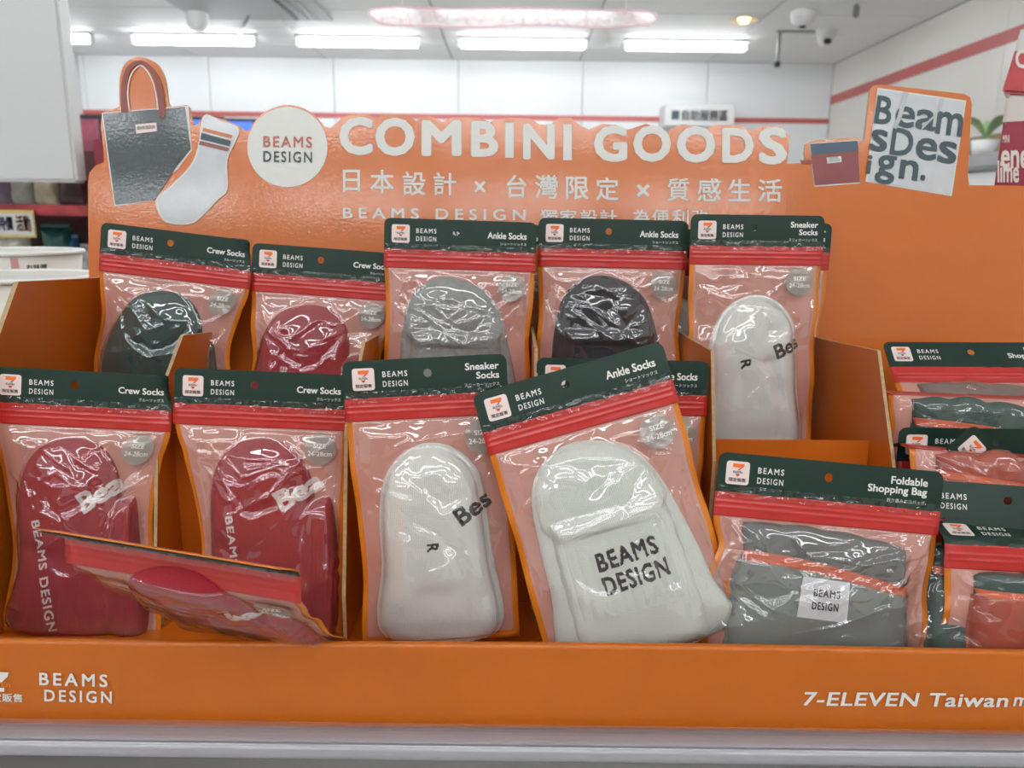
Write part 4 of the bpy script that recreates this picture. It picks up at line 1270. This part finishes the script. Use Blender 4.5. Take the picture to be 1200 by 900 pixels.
# ------------------------------------------------------------------ neighbours of the display
def tub(px, py, d, r, label, stack=0):
    c = un(px, py, d)
    h = .105
    z0 = c.z - h
    t = empty('paper_tub', (c.x - r, c.y, z0))
    tag(t, label, 'tub')
    lathe('body', [(.001, .004), (r * .8, .004), (r * .8, 0), (r * .82, 0), (r * .985, h - .004), (r * .95, h - .004), (r * .79, .008), (.001, .008)], M['cup'], t, 72)
    prof = [(r + .0025 * math.cos(R(a)), h - .0025 + .0025 * math.sin(R(a))) for a in range(0, 361, 40)]
    lathe('rim', prof, mat('tub_rim', (238, 238, 232), .35, vary=(20, .01)), t, 72)
    lathe('lid', [(.001, h - .010), (r * .93, h - .010), (r * .975, h - .002)], mat('tub_lid', (214, 216, 214), .4, vary=(8, .04)), t, 72)
    return t, z0, c
tb1, z0a, c1 = tub(105, 322, .845, .085, 'nearer white paper tub behind the left end of the display')
tb2, z0b, c2 = tub(87, 293, .985, .085, 'farther white paper tub with small print below its rim')
for (tb, z0, c, nm) in ((tb1, z0a, c1, 'nearer'), (tb2, z0b, c2, 'farther')):
    hh = z0 - SHZ
    o = empty('paper_tub', (c.x - .085, c.y, SHZ))
    tag(o, 'white paper tub under the %s one' % nm, 'tub')
    lathe('body', [(.001, .003), (.07, .003), (.07, 0), (.072, 0), (.0845, hh - .003), (.083, hh - .001), (.001, hh - .001)], M['cup'], o, 60)
    lathe('rim', [(.0845 + .0015 * math.cos(R(a)), hh - .0025 + .0015 * math.sin(R(a))) for a in range(0, 361, 40)], M['cup'], o, 60)
# marks on the farther tub: small print that is not the code
def on_tub(tb, r, h, a0, a1, z0, z1, m, name, text=None, bold=.03):
    if text:
        v2, f2 = dense(*fit(text, a0, a1, z0, z1, bold), .01)
    else:
        v2, f2 = poly2d([(a0, z0), (a1, z0), (a1, z1), (a0, z1)], (), .01)
    vs = []
    for a, z, _ in v2:
        rr = r * (.82 + .165 * z / h) + .0008
        th = -math.pi / 2 + a / r
        vs.append((rr * math.cos(th), rr * math.sin(th), z))
    mesh_obj(name, vs, f2, m, tb.children[0])
on_tub(tb2, .085, .105, .066, .090, .083, .090, M['black'], 'lettering', 'お味噌', .02)
on_tub(tb2, .085, .105, .050, .058, .076, .098, mat('pink_print', (206, 150, 150), .5), 'mark')

# cartons on the right behind the header
CA = R(-35)      # turned so that the printed face looks at the viewer
def carton(px, py, Y, z0, z1, wd, depth, m, label, tilt=0):
    p = unY(px, py, Y)
    t = empty('drink_carton', (p.x, p.y, z0))
    t.rotation_euler = (0, tilt, CA)
    tag(t, label, 'box')
    box('body', (0, 0, 0), (wd, depth, z1 - z0), m, t, .003)
    return t, z1 - z0
CY = .93
zt1 = unY(1172, 112, CY).z
zt2 = unY(1190, 34, CY).z
c_, h = carton(1165, 217, CY, SHZ, zt1, .16, .12, M['magenta'], 'magenta drink carton with rounded white lettering, right edge')
zwt = unY(1172, 146, CY).z - SHZ
box('top_band', (-.0006, -.0008, zwt), (.1606, .121, h + .0004), M['carton_white'], c_, .0028)
def ctext(root, s, px0, px1, pyt, pyb, m, bold=.03, nm='lettering'):
    v2, f2 = fit(s, 0, 1, 0, 1, bold)
    bpy.context.view_layer.update()
    mi = root.matrix_world.inverted()
    n = root.matrix_world.to_3x3() @ Vector((0, -1, 0))
    p0 = root.matrix_world @ Vector((0, -.0009, 0))
    vs = []
    for p in v2:
        q = mi @ onplane(px0 + p[0] * (px1 - px0), pyb + p[1] * (pyt - pyb), p0, n)
        vs.append((q.x, -.0009 - p[2] * .0001, q.z))
    mesh_obj(nm, vs, f2, m, root)
ctext(c_, 'energy', 1173, 1236, 176, 207, M['white'])
ctext(c_, 'lime', 1169, 1194, 188, 214, M['white'])
ctext(c_, 'MINI', 1175, 1183, 158, 167, M['white'], .02, 'small_lettering')
c2_, h2 = carton(1173, 112, CY, zt1 + .0012, zt2, .16, .12, M['redcarton'], 'red and white carton standing on the magenta one', R(9))
c2_.location.z += .002
box('top_band', (-.0006, -.0008, h2 * .6), (.1606, .121, h2 + .0004), M['carton_white'], c2_, .0028)
ctext(c2_, 'Co', 1190, 1215, 58, 80, M['white'], .03)
